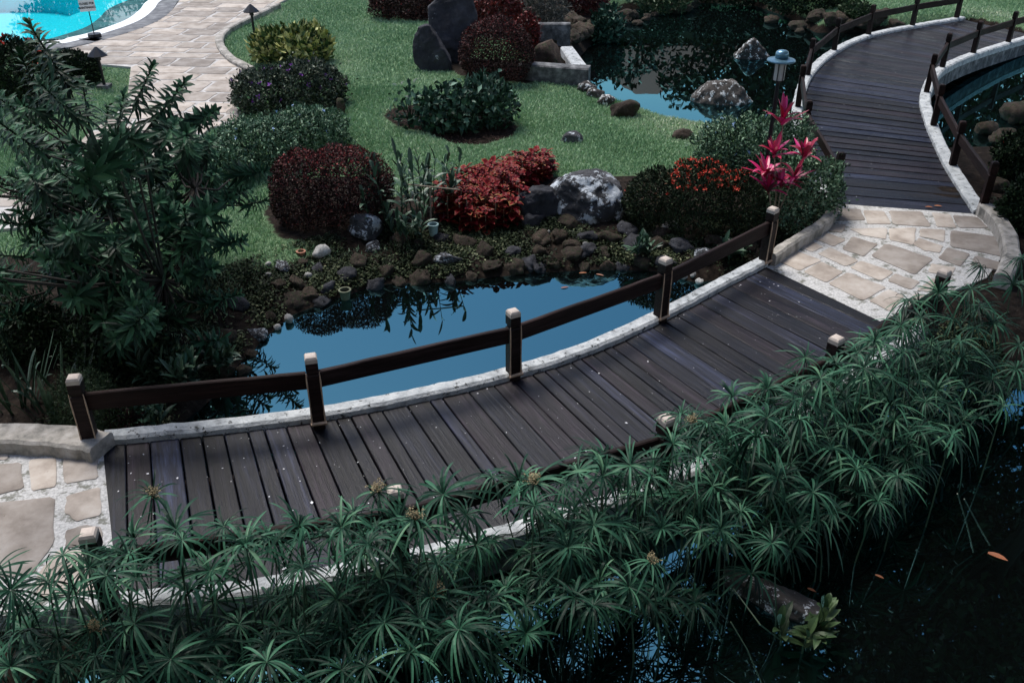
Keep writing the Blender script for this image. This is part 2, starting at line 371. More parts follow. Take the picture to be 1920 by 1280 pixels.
LAND = [xy(G(u, v)) for u, v in [(1436, 500), (1480, 465), (1548, 418), (1572, 382), (1826, 401), (1848, 398), (1874, 440), (1880, 480), (1850, 520), (1650, 602)]]
LEFTP = [xy(G(u, v)) for u, v in [(-60, 835), (192, 835), (212, 1030), (228, 1130), (-60, 1160)]]
beds_extra = [[xy(G(u, v)) for u, v in q] for q in (
    [(-80, 480), (180, 480), (300, 570), (340, 680), (340, 800), (200, 830), (-80, 800)],
    [(490, 400), (520, 340), (735, 330), (740, 440), (640, 455), (520, 450)],
    [(690, 380), (840, 350), (1040, 335), (1180, 330), (1440, 300), (1600, 330), (1570, 420), (1440, 500), (1150, 455), (800, 470)],
    [(800, 120), (1000, 130), (1000, 170), (860, 160)], [(680, -60), (1130, -60), (1130, 60), (1110, 170), (990, 160), (990, 60), (760, 45), (690, 10)])]
gx = np.unique(np.concatenate([np.arange(-17, 17.01, .16), -17 - 1.25 ** np.arange(0, 27), 17 + 1.25 ** np.arange(0, 27)]))
gy = np.unique(np.concatenate([np.arange(2.5, 33.01, .16), 33 + 1.25 ** np.arange(0, 27), 2.5 - 1.25 ** np.arange(0, 27)]))
def height(X, Y):
    d1 = sdist(X, Y, POND1); d2 = sdist(X, Y, POND2); dp = sdist(X, Y, POOL)
    h = .05 * np.sin(X * .9 + 1) * np.sin(Y * .6) * np.clip((d1 - 1) / 2, 0, 1)
    lawn = np.exp(-(((X + 2.2) / 4) ** 2 + ((Y - 21) / 6) ** 2)) * .25
    dpa = np.minimum(sdist(X, Y, PATH), np.minimum(sdist(X, Y, LAND), sdist(X, Y, LEFTP)))
    flat = np.clip(dpa / 1.0, 0, 1); h = (h + lawn) * flat - .02
    rise = lambda d, k: np.where(d > 0, ZW + d * k, ZW + d * .9)
    bumpy = .07 * np.sin(X * 7.1) * np.cos(Y * 6.3 + X * 2) + .04 * np.sin(X * 13 + Y * 11)
    h1 = np.where(d1 > .1, ZW + .1 + (d1 - .1) * .24, rise(d1, 1.0)) + .5 * np.where((d1 > .05) & (d1 < 1.2), bumpy, 0)
    h2 = rise(d2, 1.1)
    h = np.minimum(np.minimum(h, np.maximum(h1, -1.3)), np.maximum(h2, -1.3))
    h = np.where(dp < .5, -1.9, h)
    h = np.where((dp >= .5) & (dp < .95), np.minimum(h, -.3), h)
    return h, d1, d2, dp, dpa
XX, YY = np.meshgrid(gx, gy); HH, D1, D2, DP, DPA = height(XX, YY)
def land(X, Y):                               # height and distances read off the terrain grid
    X = np.asarray(X, float); Y = np.asarray(Y, float)
    i = np.clip(np.searchsorted(gx, X) - 1, 0, len(gx) - 2); j = np.clip(np.searchsorted(gy, Y) - 1, 0, len(gy) - 2)
    a = (X - gx[i]) / (gx[i+1] - gx[i]); b = (Y - gy[j]) / (gy[j+1] - gy[j])
    return [A[j, i] * (1-a) * (1-b) + A[j, i+1] * a * (1-b) + A[j+1, i] * (1-a) * b + A[j+1, i+1] * a * b for A in (HH, D1, D2, DP, DPA)]
def ground(x, y): return float(land([x], [y])[0][0])
def GG(u, v):                                # pixel -> point on the built ground
    zs = np.arange(.6, ZW - .001, -.01); x = (u - 960) / F; y = (v - 640) / F
    sc = (HC - zs) / (math.sin(TH) + y * math.cos(TH)); hit = land(sc * x, sc * (math.cos(TH) - y * math.sin(TH)))[0] >= zs
    return G(u, v, float(zs[np.argmax(hit)]) if hit.any() else ZW)
beddist = np.minimum.reduce([sdist(XX, YY, q) for q in beds_extra + [BED]])
soil = np.clip((1.05 - D1) / .25, 0, 1) * (D1 < 1.4)
soil = np.maximum(soil, np.clip(-beddist / .2 + .3, 0, 1))
soil = np.maximum(soil, np.clip((.25 - D2) / .15, 0, 1))
soil = np.maximum(soil, ((XX > 5.3) & (YY > 7) & (YY < 17)).astype(float))
ny, nx = XX.shape; ii = np.arange(ny * nx).reshape(ny, nx)
quads = np.stack([ii[:-1, :-1], ii[:-1, 1:], ii[1:, 1:], ii[1:, :-1]], -1).reshape(-1, 4)
def groundmat():
    m, N, L, b = newmat('ground_turf_and_soil'); p = geo(N)
    a = nd(N, 'ShaderNodeAttribute', attribute_name='t')
    n1 = tex(N, L, p, 1.1, 4); n2 = tex(N, L, p, 45, 5, .75); n3 = tex(N, L, p, 9, 6, .7)
    turf = ramp(N, L, n2, [(.3, (.035, .07, .036)), (.55, (.09, .15, .08)), (.75, (.17, .23, .13))])
    turf = mixc(N, L, .6, turf, ramp(N, L, n1, [(.35, (.7, .75, .7)), (.65, (1.2, 1.15, 1.05))]), 'MULTIPLY')
    so = ramp(N, L, n3, [(.3, (.004, .003, .0025)), (.55, (.017, .012, .009)), (.78, (.055, .042, .032))])
    jag = nd(N, 'ShaderNodeMath', operation='ADD'); L.new(a.outputs['Fac'], jag.inputs[0])
    mm = nd(N, 'ShaderNodeMath', operation='MULTIPLY_ADD'); L.new(n3, mm.inputs[0]); mm.inputs[1].default_value = .8; mm.inputs[2].default_value = -.4
    L.new(mm.outputs[0], jag.inputs[1])
    f = ramp(N, L, jag.outputs[0], [(.4, (0, 0, 0)), (.6, (1, 1, 1))])
    L.new(mixc(N, L, f, turf, so), b.inputs['Base Color']); b.inputs['Roughness'].default_value = .95; b.inputs['Specular IOR Level'].default_value = .1
    bump(N, L, b, n3, .8, .05); return m
M['ground'] = groundmat()
o = link('ground', np_mesh('ground', np.stack([XX, YY, HH], -1).reshape(-1, 3), quads, soil.ravel()), M['ground']); smooth_(o); tag(o, kind='structure')
mb = MB(); mb.add([(-30, -6, ZW), (34, -6, ZW), (34, 36, ZW), (-8.5, 36, ZW), (-8.5, 12, ZW), (-30, 12, ZW)], [(0, 1, 2, 3, 4, 5)])
tag(mb.build('pond_water', M['pond']), kind='structure')

def slab(name, poly, z0, z1, mat, kind='structure', parent=None):
    bm = bmesh.new(); vs = [bm.verts.new((x, y, z1)) for x, y in poly]; f = bm.faces.new(vs)
    if f.normal.z < 0 or f.calc_area() >= 0: bm.normal_update()
    if f.normal.z < 0: bmesh.ops.reverse_faces(bm, faces=[f])
    r = bmesh.ops.extrude_face_region(bm, geom=[f]); 
    for v in [e for e in r['geom'] if isinstance(e, bmesh.types.BMVert)]: v.co.z = z1
    for v in vs: v.co.z = z0
    bmesh.ops.triangulate(bm, faces=bm.faces[:]); bmesh.ops.recalc_face_normals(bm, faces=bm.faces[:])
    me = bpy.data.meshes.new(name); bm.to_mesh(me); bm.free()
    o = link(name, me, mat, parent)
    if kind: tag(o, kind=kind)
    return o
def pillow(pts, z0, z1, inset=.025):         # a flagstone: sloped rim round a flat top, corners knocked off
    pts = [Vector((p[0], p[1], 0)) for p in pts]; n = len(pts); q = []
    for i in range(n):
        a, b, c = pts[i-1], pts[i], pts[(i+1) % n]
        q += [b.lerp(a, .07), b.lerp(c, .07)]
    q2 = []
    for i in range(len(q)):
        a, b = q[i], q[(i+1) % len(q)]; q2.append(a); e = b - a
        if e.length > .12:
            nn_ = Vector((e.y, -e.x, 0)).normalized()
            for f_ in (.3, .68): q2.append(a + e * f_ + nn_ * rnd.uniform(-.014, .010))
    q = q2; c = sum(q, Vector()) / len(q); k = len(q); r = sum((p - c).length for p in q) / k
    top = [c + (p - c) * (1 - inset / r) for p in q]
    m = MB(); m.add([(p.x, p.y, z0) for p in q] + [(p.x, p.y, z1 - .004) for p in q] + [(p.x, p.y, z1) for p in top],
        [(i, (i+1) % k, k + (i+1) % k, k + i) for i in range(k)] + [(k + i, k + (i+1) % k, 2*k + (i+1) % k, 2*k + i) for i in range(k)] + [tuple(2*k + i for i in range(k))])
    return m, c
def put_stone(pts, z0, z1, parent, grow=1.0):
    a = sum(pts[i][0] * pts[(i+1) % len(pts)][1] - pts[(i+1) % len(pts)][0] * pts[i][1] for i in range(len(pts)))
    if a < 0: pts = pts[::-1]
    cx_ = sum(p[0] for p in pts) / len(pts); cy_ = sum(p[1] for p in pts) / len(pts); pts = [(cx_ + (p[0] - cx_) * grow, cy_ + (p[1] - cy_) * grow) for p in pts]
    m, c = pillow(pts, z0, z1); m.v = [(x - c.x, y - c.y, z) for x, y, z in m.v]
    o = m.build('flagstone', M['flag'], parent); o.location = (c.x, c.y, 0); return o

# upper promenade: mortar bed with rows of flagstones
path = slab('stone_path', PATH, -.3, .03, M['joint'])
def clip(subj, quad):
    out = subj
    for i in range(len(quad)):
        a, b = quad[i], quad[(i+1) % len(quad)]; inp = out; out = []
        sd_ = lambda p: (b[0]-a[0])*(p[1]-a[1]) - (b[1]-a[1])*(p[0]-a[0])
        for j in range(len(inp)):
            p, q = inp[j-1], inp[j]; sp, sq = sd_(p), sd_(q)
            if (sp >= 0) != (sq >= 0): t = sp / (sp - sq); out.append((p[0] + (q[0]-p[0])*t, p[1] + (q[1]-p[1])*t))
            if sq >= 0: out.append(q)
        if not out: break
    return out
def area(p): return abs(sum(p[i][0]*p[(i+1) % len(p)][1] - p[(i+1) % len(p)][0]*p[i][1] for i in range(len(p)))) / 2
ang = R(-6); ca, sa = math.cos(ang), math.sin(ang); ns = 0
yy = 12.0
while yy < 37:
    hgt = rnd.uniform(.5, .95); xx = -20 + rnd.uniform(0, .6)
    while xx < -2:
        wd = rnd.uniform(.7, 1.6); gp = .03; j = lambda: rnd.uniform(-.035, .035)
        qd = [(xx + gp + j(), yy + gp + j()), (xx + wd - gp + j(), yy + gp + j()), (xx + wd - gp + j(), yy + hgt - gp + j()), (xx + gp + j(), yy + hgt - gp + j())]
        qd = [(x * ca - y * sa, x * sa + y * ca) for x, y in qd]; xx += wd
        cl = clip(PATH, qd); cx = sum(p[0] for p in qd) / 4; cy = sum(p[1] for p in qd) / 4
        u, v = PV(cx, cy, 0)
        if len(cl) < 3 or area(cl) < .06 or not (-40 < u < 700 and v > -25): continue
        cl = [p for i, p in enumerate(cl) if (Vector(p) - Vector(cl[i-1])).length > .03]
        if len(cl) < 3: continue
        put_stone(cl, .0, .042, path); ns += 1
    yy += hgt
# landing between the two footbridges
landing = slab('stone_landing', LAND, -.5, .0, M['mortar'])
z8 = lambda a: [(1280 + x / 2.977, 430 + y / 2.977) for x, y in a]
z3 = lambda a: [(1280 + x / 2.977, y / 2.977) for x, y in a]
z6 = lambda a: [(1000 + x / 2.977, 250 + y / 2.977) for x, y in a]
z7 = lambda a: [(x / 2.977, 780 + y / 2.977) for x, y in a]
LS = [z8(a) for a in ([(520,170),(600,110),(770,175),(650,230)], [(680,240),(775,185),(890,240),(800,295)], [(820,305),(925,245),(1130,325),(1000,395)],
 [(1045,400),(1150,340),(1230,375),(1160,455)], [(760,140),(825,105),(975,175),(905,205)], [(940,215),(1000,180),(1170,240),(1100,285)], [(1150,290),(1190,250),(1320,295),(1270,335)],
 [(705,40),(775,10),(905,60),(840,95)], [(625,85),(690,50),(780,100),(720,125)], [(895,110),(950,45),(1085,85),(1010,150)], [(1060,150),(1140,85),(1390,165),(1290,250)],
 [(935,0),(1135,-5),(1130,55),(1010,35)], [(1155,0),(1300,-5),(1285,85),(1160,60)], [(1330,0),(1460,5),(1455,70),(1325,40)], [(1290,85),(1320,52),(1450,95),(1430,130),(1350,120)],
 [(1505,10),(1740,45),(1780,150),(1500,95)], [(1430,160),(1480,105),(1600,140),(1545,205)], [(1375,240),(1390,195),(1520,215),(1490,265)], [(1310,340),(1400,275),(1440,300),(1400,350)], [(1610,200),(1640,150),(1780,190),(1770,230)],
 [(1240,440),(1300,360),(1390,375),(1330,440)])]
LS += [z3(a) for a in ([(890,1165),(990,1172),(1015,1228),(870,1230)], [(1012,1178),(1120,1182),(1160,1250),(1035,1250)], [(1155,1180),(1330,1185),(1380,1265),(1180,1252)], [(1392,1190),(1490,1200),(1525,1270),(1420,1265)], [(1512,1205),(1640,1215),(1700,1272),(1545,1272)])]
LS += [z6(a) for a in ([(1620,505),(1740,510),(1720,555),(1630,540)],)]
for q in LS: put_stone([xy(G(u, v)) for u, v in q], -.05, .012, landing, 1.07)
leftp = slab('stone_terrace', LEFTP, -.5, .0, M['mortar'])
for q in [z7(a) for a in ([(70,165),(180,160),(185,215),(65,215)], [(-120,275),(115,265),(130,400),(-120,470)], [(165,250),(310,235),(310,390),(180,415)], [(360,225),(540,185),(545,345),(365,375)],
  [(375,450),(555,400),(560,550),(430,585),(365,540)], [(-120,500),(300,460),(295,700),(180,870),(-120,900)], [(375,640),(480,610),(560,620),(570,720),(370,730)], [(195,165),(500,172),(330,212),(200,225)], [(-120,160),(40,160),(40,240),(-120,250)], [(210,900),(330,750),(580,745),(600,960),(220,1010)])]:
    put_stone([xy(G(u, v)) for u, v in q], -.05, .012, leftp, 1.05)
def ribbon(line, width, z0, z1, m=None, wob=.0, seed=0, zl=None, round_=.03):
    """solid strip along a line, slightly chamfered and uneven"""
    r_ = random.Random(seed); m = m or MB(); n = len(line); L = offset(line, width / 2); Rr = offset(line, -width / 2); vs = []
    for i in range(n):
        dz = (zl[i] if zl else 0); w = r_.uniform(-wob, wob); w2 = r_.uniform(-wob, wob); wz = r_.uniform(-wob, wob) * .5
        t = (L[i] - Rr[i]).normalized()
        a = L[i] + t * w; b = Rr[i] - t * w2
        vs += [(a.x, a.y, z0 + dz), (a.x, a.y, z1 - round_ + dz + wz), (a.x - t.x*round_, a.y - t.y*round_, z1 + dz + wz),
               (b.x + t.x*round_, b.y + t.y*round_, z1 + dz + wz), (b.x, b.y, z1 - round_ + dz + wz), (b.x, b.y, z0 + dz)]
    fs = []
    for i in range(n - 1):
        for j in range(6):
            k = (j + 1) % 6; fs.append((i*6 + j, i*6 + k, (i+1)*6 + k, (i+1)*6 + j))
    fs += [tuple(range(6))[::-1], tuple((n-1)*6 + j for j in range(6))]
    m.add(vs, fs); return m
def line_px(pts, z=0, k=6): return catmull([G(u, v, z) for u, v in pts], k)
def kerb(pts, w, z0, z1, mat, seed, z=0, name='kerb'):
    return tag(ribbon(line_px(pts, z), w, z0, z1, wob=.012, seed=seed).build(name, mat), kind='structure')
kerb([(1446, 478), (1480, 455), (1525, 428), (1556, 403), (1565, 378)], .16, -.4, .18, M['kerbstone'], 3, .15)
kerb([(1845, 385), (1868, 405), (1890, 440), (1897, 480), (1880, 520)], .22, -.4, .2, M['kerbstone'], 4, .15)
kerb([(-60, 812), (60, 812), (150, 820), (190, 828)], .34, -.4, .17, M['kerbstone'], 5, .15)
kerb([(520, 8), (440, 46), (414, 66), (413, 84), (433, 108), (470, 128)], .22, -.3, .13, M['kerbstone'], 6, .1)

# pool: basin, ledge, steps, white rim, slate edging
def ring(line_in, d0, d1, z0, z1, name, mat):
    a = offset(line_in + line_in[:1], d0)[:-1]; b = offset(line_in + line_in[:1], d1)[:-1]; n = len(a); m = MB()
    vs = [(p.x, p.y, z1) for p in a] + [(p.x, p.y, z1) for p in b] + [(p.x, p.y, z0) for p in a] + [(p.x, p.y, z0) for p in b]
    fs = []
    for i in range(n):
        j = (i + 1) % n
        fs += [(i, j, n + j, n + i), (i, 2*n + i, 2*n + j, j), (n + i, n + j, 3*n + j, 3*n + i)]
    m.add(vs, fs); o = m.build(name, mat); return tag(o, kind='structure')
PR = rimw                                     # travels with the water on its left
ring(PR, 0, -.42, -.3, .05, 'pool_rim', M['white_rim'])
ring(PR, -.423, -1.0, -.32, .045, 'pool_edging', M['slate'])
ring(PR, 1.25, 0, -1.7, -.16, 'pool_ledge', M['slate'])
ring(PR, 2.2, 1.252, -1.7, -.34, 'pool_step', M['tile'])
ring(PR, 3.1, 2.202, -1.7, -.60, 'pool_step', M['tile'])
slab('pool_basin', [xy(p) for p in offset(PR + PR[:1], .02)[:-1]], -1.75, -1.3, M['tile'])
bm = bmesh.new(); f = bm.faces.new([bm.verts.new((p.x, p.y, -.06)) for p in offset(PR + PR[:1], -.004)[:-1]]); bm.normal_update()
if f.normal.z < 0: f.normal_flip()
bmesh.ops.triangulate(bm, faces=bm.faces[:]); me = bpy.data.meshes.new('pool_water'); bm.to_mesh(me); bm.free(); tag(link('pool_water', me, M['pool']), kind='structure')

# ------------------------------------------------------------------ grass, ground cover
def scatter(n, x0, x1, y0, y1):
    X = rng.uniform(x0, x1, n); Y = rng.uniform(y0, y1, n); w = Y * math.cos(TH) + HC * math.sin(TH)
    k = (np.abs(X) / w < .60); return X[k], Y[k]
Xg, Yg = [], []
for n, y0, y1 in ((330000, 8.5, 14), (380000, 14, 20), (330000, 20, 32)):
    a, b = scatter(n, -17, 8 if y0 < 20 else 17, y0, y1); Xg.append(a); Yg.append(b)
Xg = np.concatenate(Xg); Yg = np.concatenate(Yg)
hh, d1, d2, dp, dpa = land(Xg, Yg)
bd = np.minimum.reduce([sdist(Xg, Yg, q) for q in beds_extra + [BED]])
jit = rng.uniform(-.12, .12, len(Xg))
k = (d1 > .85 + jit * 3) & (d2 > .22 + jit) & (dp > 1.15) & (dpa > .06 + jit * .4) & (bd > .02 + jit * .4) & ~((Xg > 5.3) & (Yg < 17)) & ((Xg < 9) | (Yg > 24))
Xg, Yg, hh = Xg[k], Yg[k], hh[k]; n = len(Xg)
P = np.stack([Xg, Yg, hh - .004], 1); D = np.stack([rng.normal(0, .6, n), rng.normal(0, .6, n), np.ones(n)], 1); D = unit(D)
L_ = rng.uniform(.025, .06, n) * (1 + Yg / 40); W_ = rng.uniform(.007, .013, n) * (1 + Yg / 25)
sdv = unit(np.cross(D, rng.normal(0, 1, (n, 3))))
V = np.stack([P - sdv * W_[:, None] * .5, P + sdv * W_[:, None] * .5, P + D * L_[:, None]], 1).reshape(-1, 3)
patch = .5 + .25 * np.sin(Xg * 1.7 + Yg) * np.sin(Yg * 1.1 - Xg * .6)
worn = np.clip(np.sin(Xg * .8 + 2.1) * np.sin(Yg * .55 + Xg * .3) - .3, 0, 1) * .35
tg = np.clip(patch * .6 + rng.beta(1.6, 2.2, n) * .75 - .12 + worn, 0, 1)
go = link('lawn_grass', np_mesh('lawn_grass', V, np.arange(n * 3).reshape(-1, 3), np.repeat(tg, 3)), M['grass'])
tag(go, 'short green turf grass covering the garden lawn', 'grass', kind='stuff')

X1, Y1 = scatter(420000, -6, 6, 6, 15); hh, d1, d2, dp, dpa = land(X1, Y1)
nz = np.sin(X1 * 3.1 + np.cos(Y1 * 2.3)) * np.cos(Y1 * 3.7 + X1) + rng.normal(0, .35, len(X1))
k = (d1 > .04) & (d1 < 1.25) & (dpa > .1) & (nz > -.25)
X1, Y1, hh = X1[k], Y1[k], hh[k]; n = len(X1)
P = np.stack([X1, Y1, hh + rng.uniform(-.01, .03, n)], 1); D = np.stack([rng.normal(0, 1, n), rng.normal(0, 1, n), rng.uniform(.0, .8, n)], 1)
V, Fc, t = leaf_arrays(P, D, np.tile([[0., 0, 1]], (n, 1)) + rng.normal(0, .3, (n, 3)), rng.uniform(.025, .07, n), rng.uniform(.02, .045, n), np.clip(rng.beta(1.6, 2.4, n) + .25 * np.sin(X1 * 2.2) * np.sin(Y1 * 2.9), 0, 1))
tag(link('bank_ground_cover', np_mesh('bank_ground_cover', V, Fc, t), M['cover']), 'low mossy ground cover between the pond bank stones', 'ground cover', kind='stuff')

# ------------------------------------------------------------------ footbridges
def bridge(Lp, Rp, widths, label, arch, kw, seed, depth_):
    r_ = random.Random(seed); o0 = Lp[0].lerp(Rp[0], .5)
    b = thing('footbridge', label, 'footbridge', (o0.x, o0.y, 0))
    LL = catmull(Lp, 10); RR = catmull(Rp, 10); _, ll = resample(LL, [0]); _, rl = resample(RR, [0]); tot = (ll + rl) / 2
    s = 0; ts = []
    while s < tot - .08:
        w = r_.uniform(*widths); 
        if s + w > tot - .1: w = tot - s
        ts.append((s / tot, (s + w) / tot)); s += w
    za = lambda t: arch * math.sin(math.pi * t) ** 2
    for t0, t1 in ts:
        gp = .004 / tot + r_.uniform(0, .005) / tot
        a, d = resample(LL, [t0 + gp, t1 - gp])[0], resample(RR, [t0 + gp, t1 - gp])[0]
        z = za((t0 + t1) / 2) + r_.uniform(-.004, .004); c = (a[0] + a[1] + d[0] + d[1]) / 4
        ax = ((d[0] + d[1]) - (a[0] + a[1])).normalized(); th = math.atan2(ax.y, ax.x); rot = Matrix.Rotation(-th, 3, 'Z')
        q = [rot @ (p - c) for p in (a[0], d[0], d[1], a[1])]
        m = MB(); bv = .008
        if sum(q[i].x * q[(i+1) % 4].y - q[(i+1) % 4].x * q[i].y for i in range(4)) < 0: q = q[::-1]
        top = [Vector((p.x, p.y - math.copysign(bv, p.y), 0)) for p in q]
        m.add([(p.x, p.y, -.05) for p in q] + [(p.x, p.y, -bv) for p in q] + [(p.x, p.y, 0) for p in top],
              [(3,2,1,0)] + [(i, (i+1) % 4, 4 + (i+1) % 4, 4 + i) for i in range(4)] + [(4 + i, 4 + (i+1) % 4, 8 + (i+1) % 4, 8 + i) for i in range(4)] + [(8, 9, 10, 11)])
        p = m.build('plank', M['deck'], b); p.location = (c.x - o0.x, c.y - o0.y, z); p.rotation_euler = (0, 0, th)
    for line, sg in ((LL, 1), (RR, -1)):
        _, ln = resample(line, [0]); k = int(ln / .13); pts = resample(line, [i / k for i in range(k + 1)])[0]
        pts = offset(pts, sg * (kw / 2 + .004)); zl = [za(i / k) for i in range(k + 1)]
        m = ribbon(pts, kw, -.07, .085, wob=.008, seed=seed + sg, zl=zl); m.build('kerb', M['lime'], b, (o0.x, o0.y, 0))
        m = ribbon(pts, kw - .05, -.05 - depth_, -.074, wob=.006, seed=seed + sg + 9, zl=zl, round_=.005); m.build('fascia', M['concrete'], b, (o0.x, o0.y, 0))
    m = MB()
    for f_ in (.3, .7):
        pts = [l.lerp(r, f_) for l, r in zip(resample(LL, [i / 30 for i in range(31)])[0], resample(RR, [i / 30 for i in range(31)])[0])]
        ribbon(pts, .12, -.3, -.055, m, zl=[za(i / 30) for i in range(31)])
    m.build('beam', M['rail'], b, (o0.x, o0.y, 0))
    return b, LL, RR, za
v3 = lambda p: Vector((p[0], p[1], 0))
nearL = [G(u, v) for u, v in [(194, 836), (400, 815), (600, 790), (830, 745), (970, 710), (1100, 668), (1240, 605), (1440, 499)]]
nearR = [v3(p) for p in [(-3.38, 5.32), (-2.2, 5.47), (-1.0, 5.8), (.1, 6.22), (1.25, 6.75), (2.3, 7.42), (3.3, 8.2), (4.95, 9.72)]]
nearB, NL, NR, nza = bridge(nearL, nearR, (.14, .32), 'near curved plank footbridge with white kerbs crossing the blue pond', .0, .19, 11, .30)
farL = [G(u, v, .12) for u, v in [(1576, 381), (1535, 318), (1512, 262), (1506, 203), (1525, 150), (1576, 104), (1642, 70), (1726, 47), (1812, 30)]]
farR = [G(u, v, .12) for u, v in [(1822, 400), (1768, 300), (1734, 236), (1722, 190), (1745, 146), (1800, 112), (1875, 80), (1940, 58)]]
for q in farL + farR: q.z = 0
farL[0] = G(1573, 382); farR[0] = G(1824, 401)
farB, FL, FR, fza = bridge(farL, farR, (.22, .42), 'far winding plank footbridge with white kerbs beside the dark pond rocks', .22, .22, 23, .34)

def railing(label, posts, zs, top, capmat, bz, bh, pw=.115, seed=1, filler=False):
    r_ = random.Random(seed); o0 = posts[0]
    t = thing('railing', label, 'railing', (o0.x, o0.y, zs[0]))
    rel = lambda p, z: (p.x - o0.x, p.y - o0.y, z - zs[0])
    for i, p in enumerate(posts):
        d = posts[min(i+1, len(posts)-1)] - posts[max(i-1, 0)]; th = math.atan2(d.y, d.x)
        m = MB(); h = pw / 2
        prof = [(h, -.12), (h, top - .22), (h - .012, top - .21), (h - .012, top - .19), (h, top - .18), (h, top - .075)]
        vs = []; 
        for r, z in prof: vs += [(-r, -r, z), (r, -r, z), (r, r, z), (-r, r, z)]
        k = len(prof)
        m.add(vs, [(a*4 + j, a*4 + (j+1) % 4, a*4 + 4 + (j+1) % 4, a*4 + 4 + j) for a in range(k-1) for j in range(4)] + [(0, 3, 2, 1), tuple(k*4 - 4 + j for j in range(4))])
        po = m.build('post', M['rail'], t); po.location = rel(p, zs[i]); po.rotation_euler = (R(r_.uniform(-1, 1)), R(r_.uniform(-1, 1)), th + R(r_.uniform(-3, 3)))
        m = MB(); vs = []
        for r, z in [(h - .001, top - .074), (h - .001, top - .03), (h - .012, top - .008), (h - .03, top)]: vs += [(-r, -r, z), (r, -r, z), (r, r, z), (-r, r, z)]
        m.add(vs, [(a*4 + j, a*4 + (j+1) % 4, a*4 + 4 + (j+1) % 4, a*4 + 4 + j) for a in range(3) for j in range(4)] + [(0, 3, 2, 1), (12, 13, 14, 15)])
        m.build('cap', capmat, po)
        if filler:
            m = MB()
            for sg in (-1, 1): m.tube([(sg * (h + .006), -h - .004, -.03), (sg * (h + .004), -h - .002, .22), (sg * (h + .005), -h - .003, .5), (sg * (h + .004), -h, bz + bh + .02)], [.012, .006, .009, .004], 5)
            m.tube([(-h - .02, -h - .01, -.005), (h + .02, -h - .01, -.005)], .02, 5)
            m.build('filler', M['glue'], po)
    for i in range(len(posts) - 1):
        a, b = posts[i], posts[i+1]; d = b - a; ln = d.length; th = math.atan2(d.y, d.x); m = MB()
        k = 8; y = .028; x0 = -ln/2 + pw*.5 + .003; x1 = ln/2 - pw*.5 - .003; vs = []
        for j in range(k + 1):
            x = x0 + (x1 - x0) * j / k; w = r_.uniform(-.004, .004)
            vs += [(x, -y, -bh/2), (x, y, -bh/2), (x, y, bh/2 - .01 + w), (x, y - .012, bh/2 + w), (x, -y + .012, bh/2 + w), (x, -y, bh/2 - .01 + w)]
        m.add(vs, [(j*6 + q, j*6 + (q+1) % 6, j*6 + 6 + (q+1) % 6, j*6 + 6 + q) for j in range(k) for q in range(6)] + [tuple(range(6))[::-1], tuple(k*6 + q for q in range(6))])
        bo = m.build('rail_board', M['rail'], t); mz = (zs[i] + zs[i+1]) / 2
        bo.location = rel((a + b) / 2, mz + bz + bh / 2); bo.rotation_euler = (0, -math.atan2(zs[i+1] - zs[i], ln), th)
    return t
pl = [G(u, v, .085) for u, v in [(172, 828), (597, 785), (962, 696), (1238, 590), (1434, 486)]]
railing('brown railing with pale post tops standing in front of the blue pond', pl, [.08] * 5, .79, M['cap'], .40, .19, .125, 3, True)
pr = [v3(p) for p in [(-3.2, 5.16), (-.93, 5.66), (1.38, 6.66), (3.36, 8.06), (5.12, 9.62)]]
railing('brown railing with pale post tops overgrown by the umbrella sedge', pr, [.08] * 5, .79, M['cap'], .40, .17, .125, 4)
pf = [G(u, v, .2) for u, v in [(1565, 362), (1517, 268), (1503, 203), (1522, 147), (1572, 103), (1638, 68), (1722, 45), (1808, 28)]]
def onl(line, p): return min(range(len(line)), key=lambda i: (line[i].xy - p.xy).length) / (len(line) - 1)
def on_kerb(line, pts, sg, w=.115):
    out, zs = [], []
    o_ = offset(line, sg * w)
    for p in pts:
        i = min(range(len(o_)), key=lambda i: (o_[i].xy - p.xy).length); out.append(Vector((o_[i].x, o_[i].y, 0))); zs.append(.08 + fza(i / (len(o_) - 1)))
    return out, zs
pf, zf = on_kerb(FL, pf, 1); railing('black railing between the far footbridge and the rocks in the dark pond', pf, zf, .79, M['rail'], .42, .16, .11, 5)
pg = [G(u, v, .2) for u, v in [(1838, 388), (1778, 302), (1740, 232), (1728, 178), (1752, 132), (1808, 100), (1881, 72), (1950, 50)]]
pg, zg = on_kerb(FR, pg, -1); railing('black railing along the outer curve of the far footbridge above its concrete side', pg, zg, .79, M['rail'], .42, .16, .11, 6)
# flecks of petal litter on both decks
for (LL, RR, za, nm, lab) in ((NL, NR, nza, 300, 'tiny pale petals scattered over the near footbridge deck'), (FL, FR, fza, 170, 'tiny pale petals scattered over the far footbridge deck')):
    ts = rng.uniform(0.01, .99, nm); a = np.array([tuple(p) for p in resample(LL, ts)[0]]); b = np.array([tuple(p) for p in resample(RR, ts)[0]]); q = rng.beta(.8, 1.1, nm)[:, None] * .96 + .02
    P = a * (1 - q) + b * q; P[:, 2] = np.array([za(t) for t in ts]) + .007
    D = rng.normal(0, 1, (nm, 3)); D[:, 2] *= .15; s_ = rng.gamma(2, .0045, nm) + .004
    V, Fc, t = leaf_arrays(P, D, np.tile([[0., 0, 1]], (nm, 1)), s_, s_ * .7, rng.uniform(0, 1, nm), .1)
    tag(link('petal_litter', np_mesh('petal_litter', V, Fc, t), M['petal']), lab, 'petals', kind='stuff')

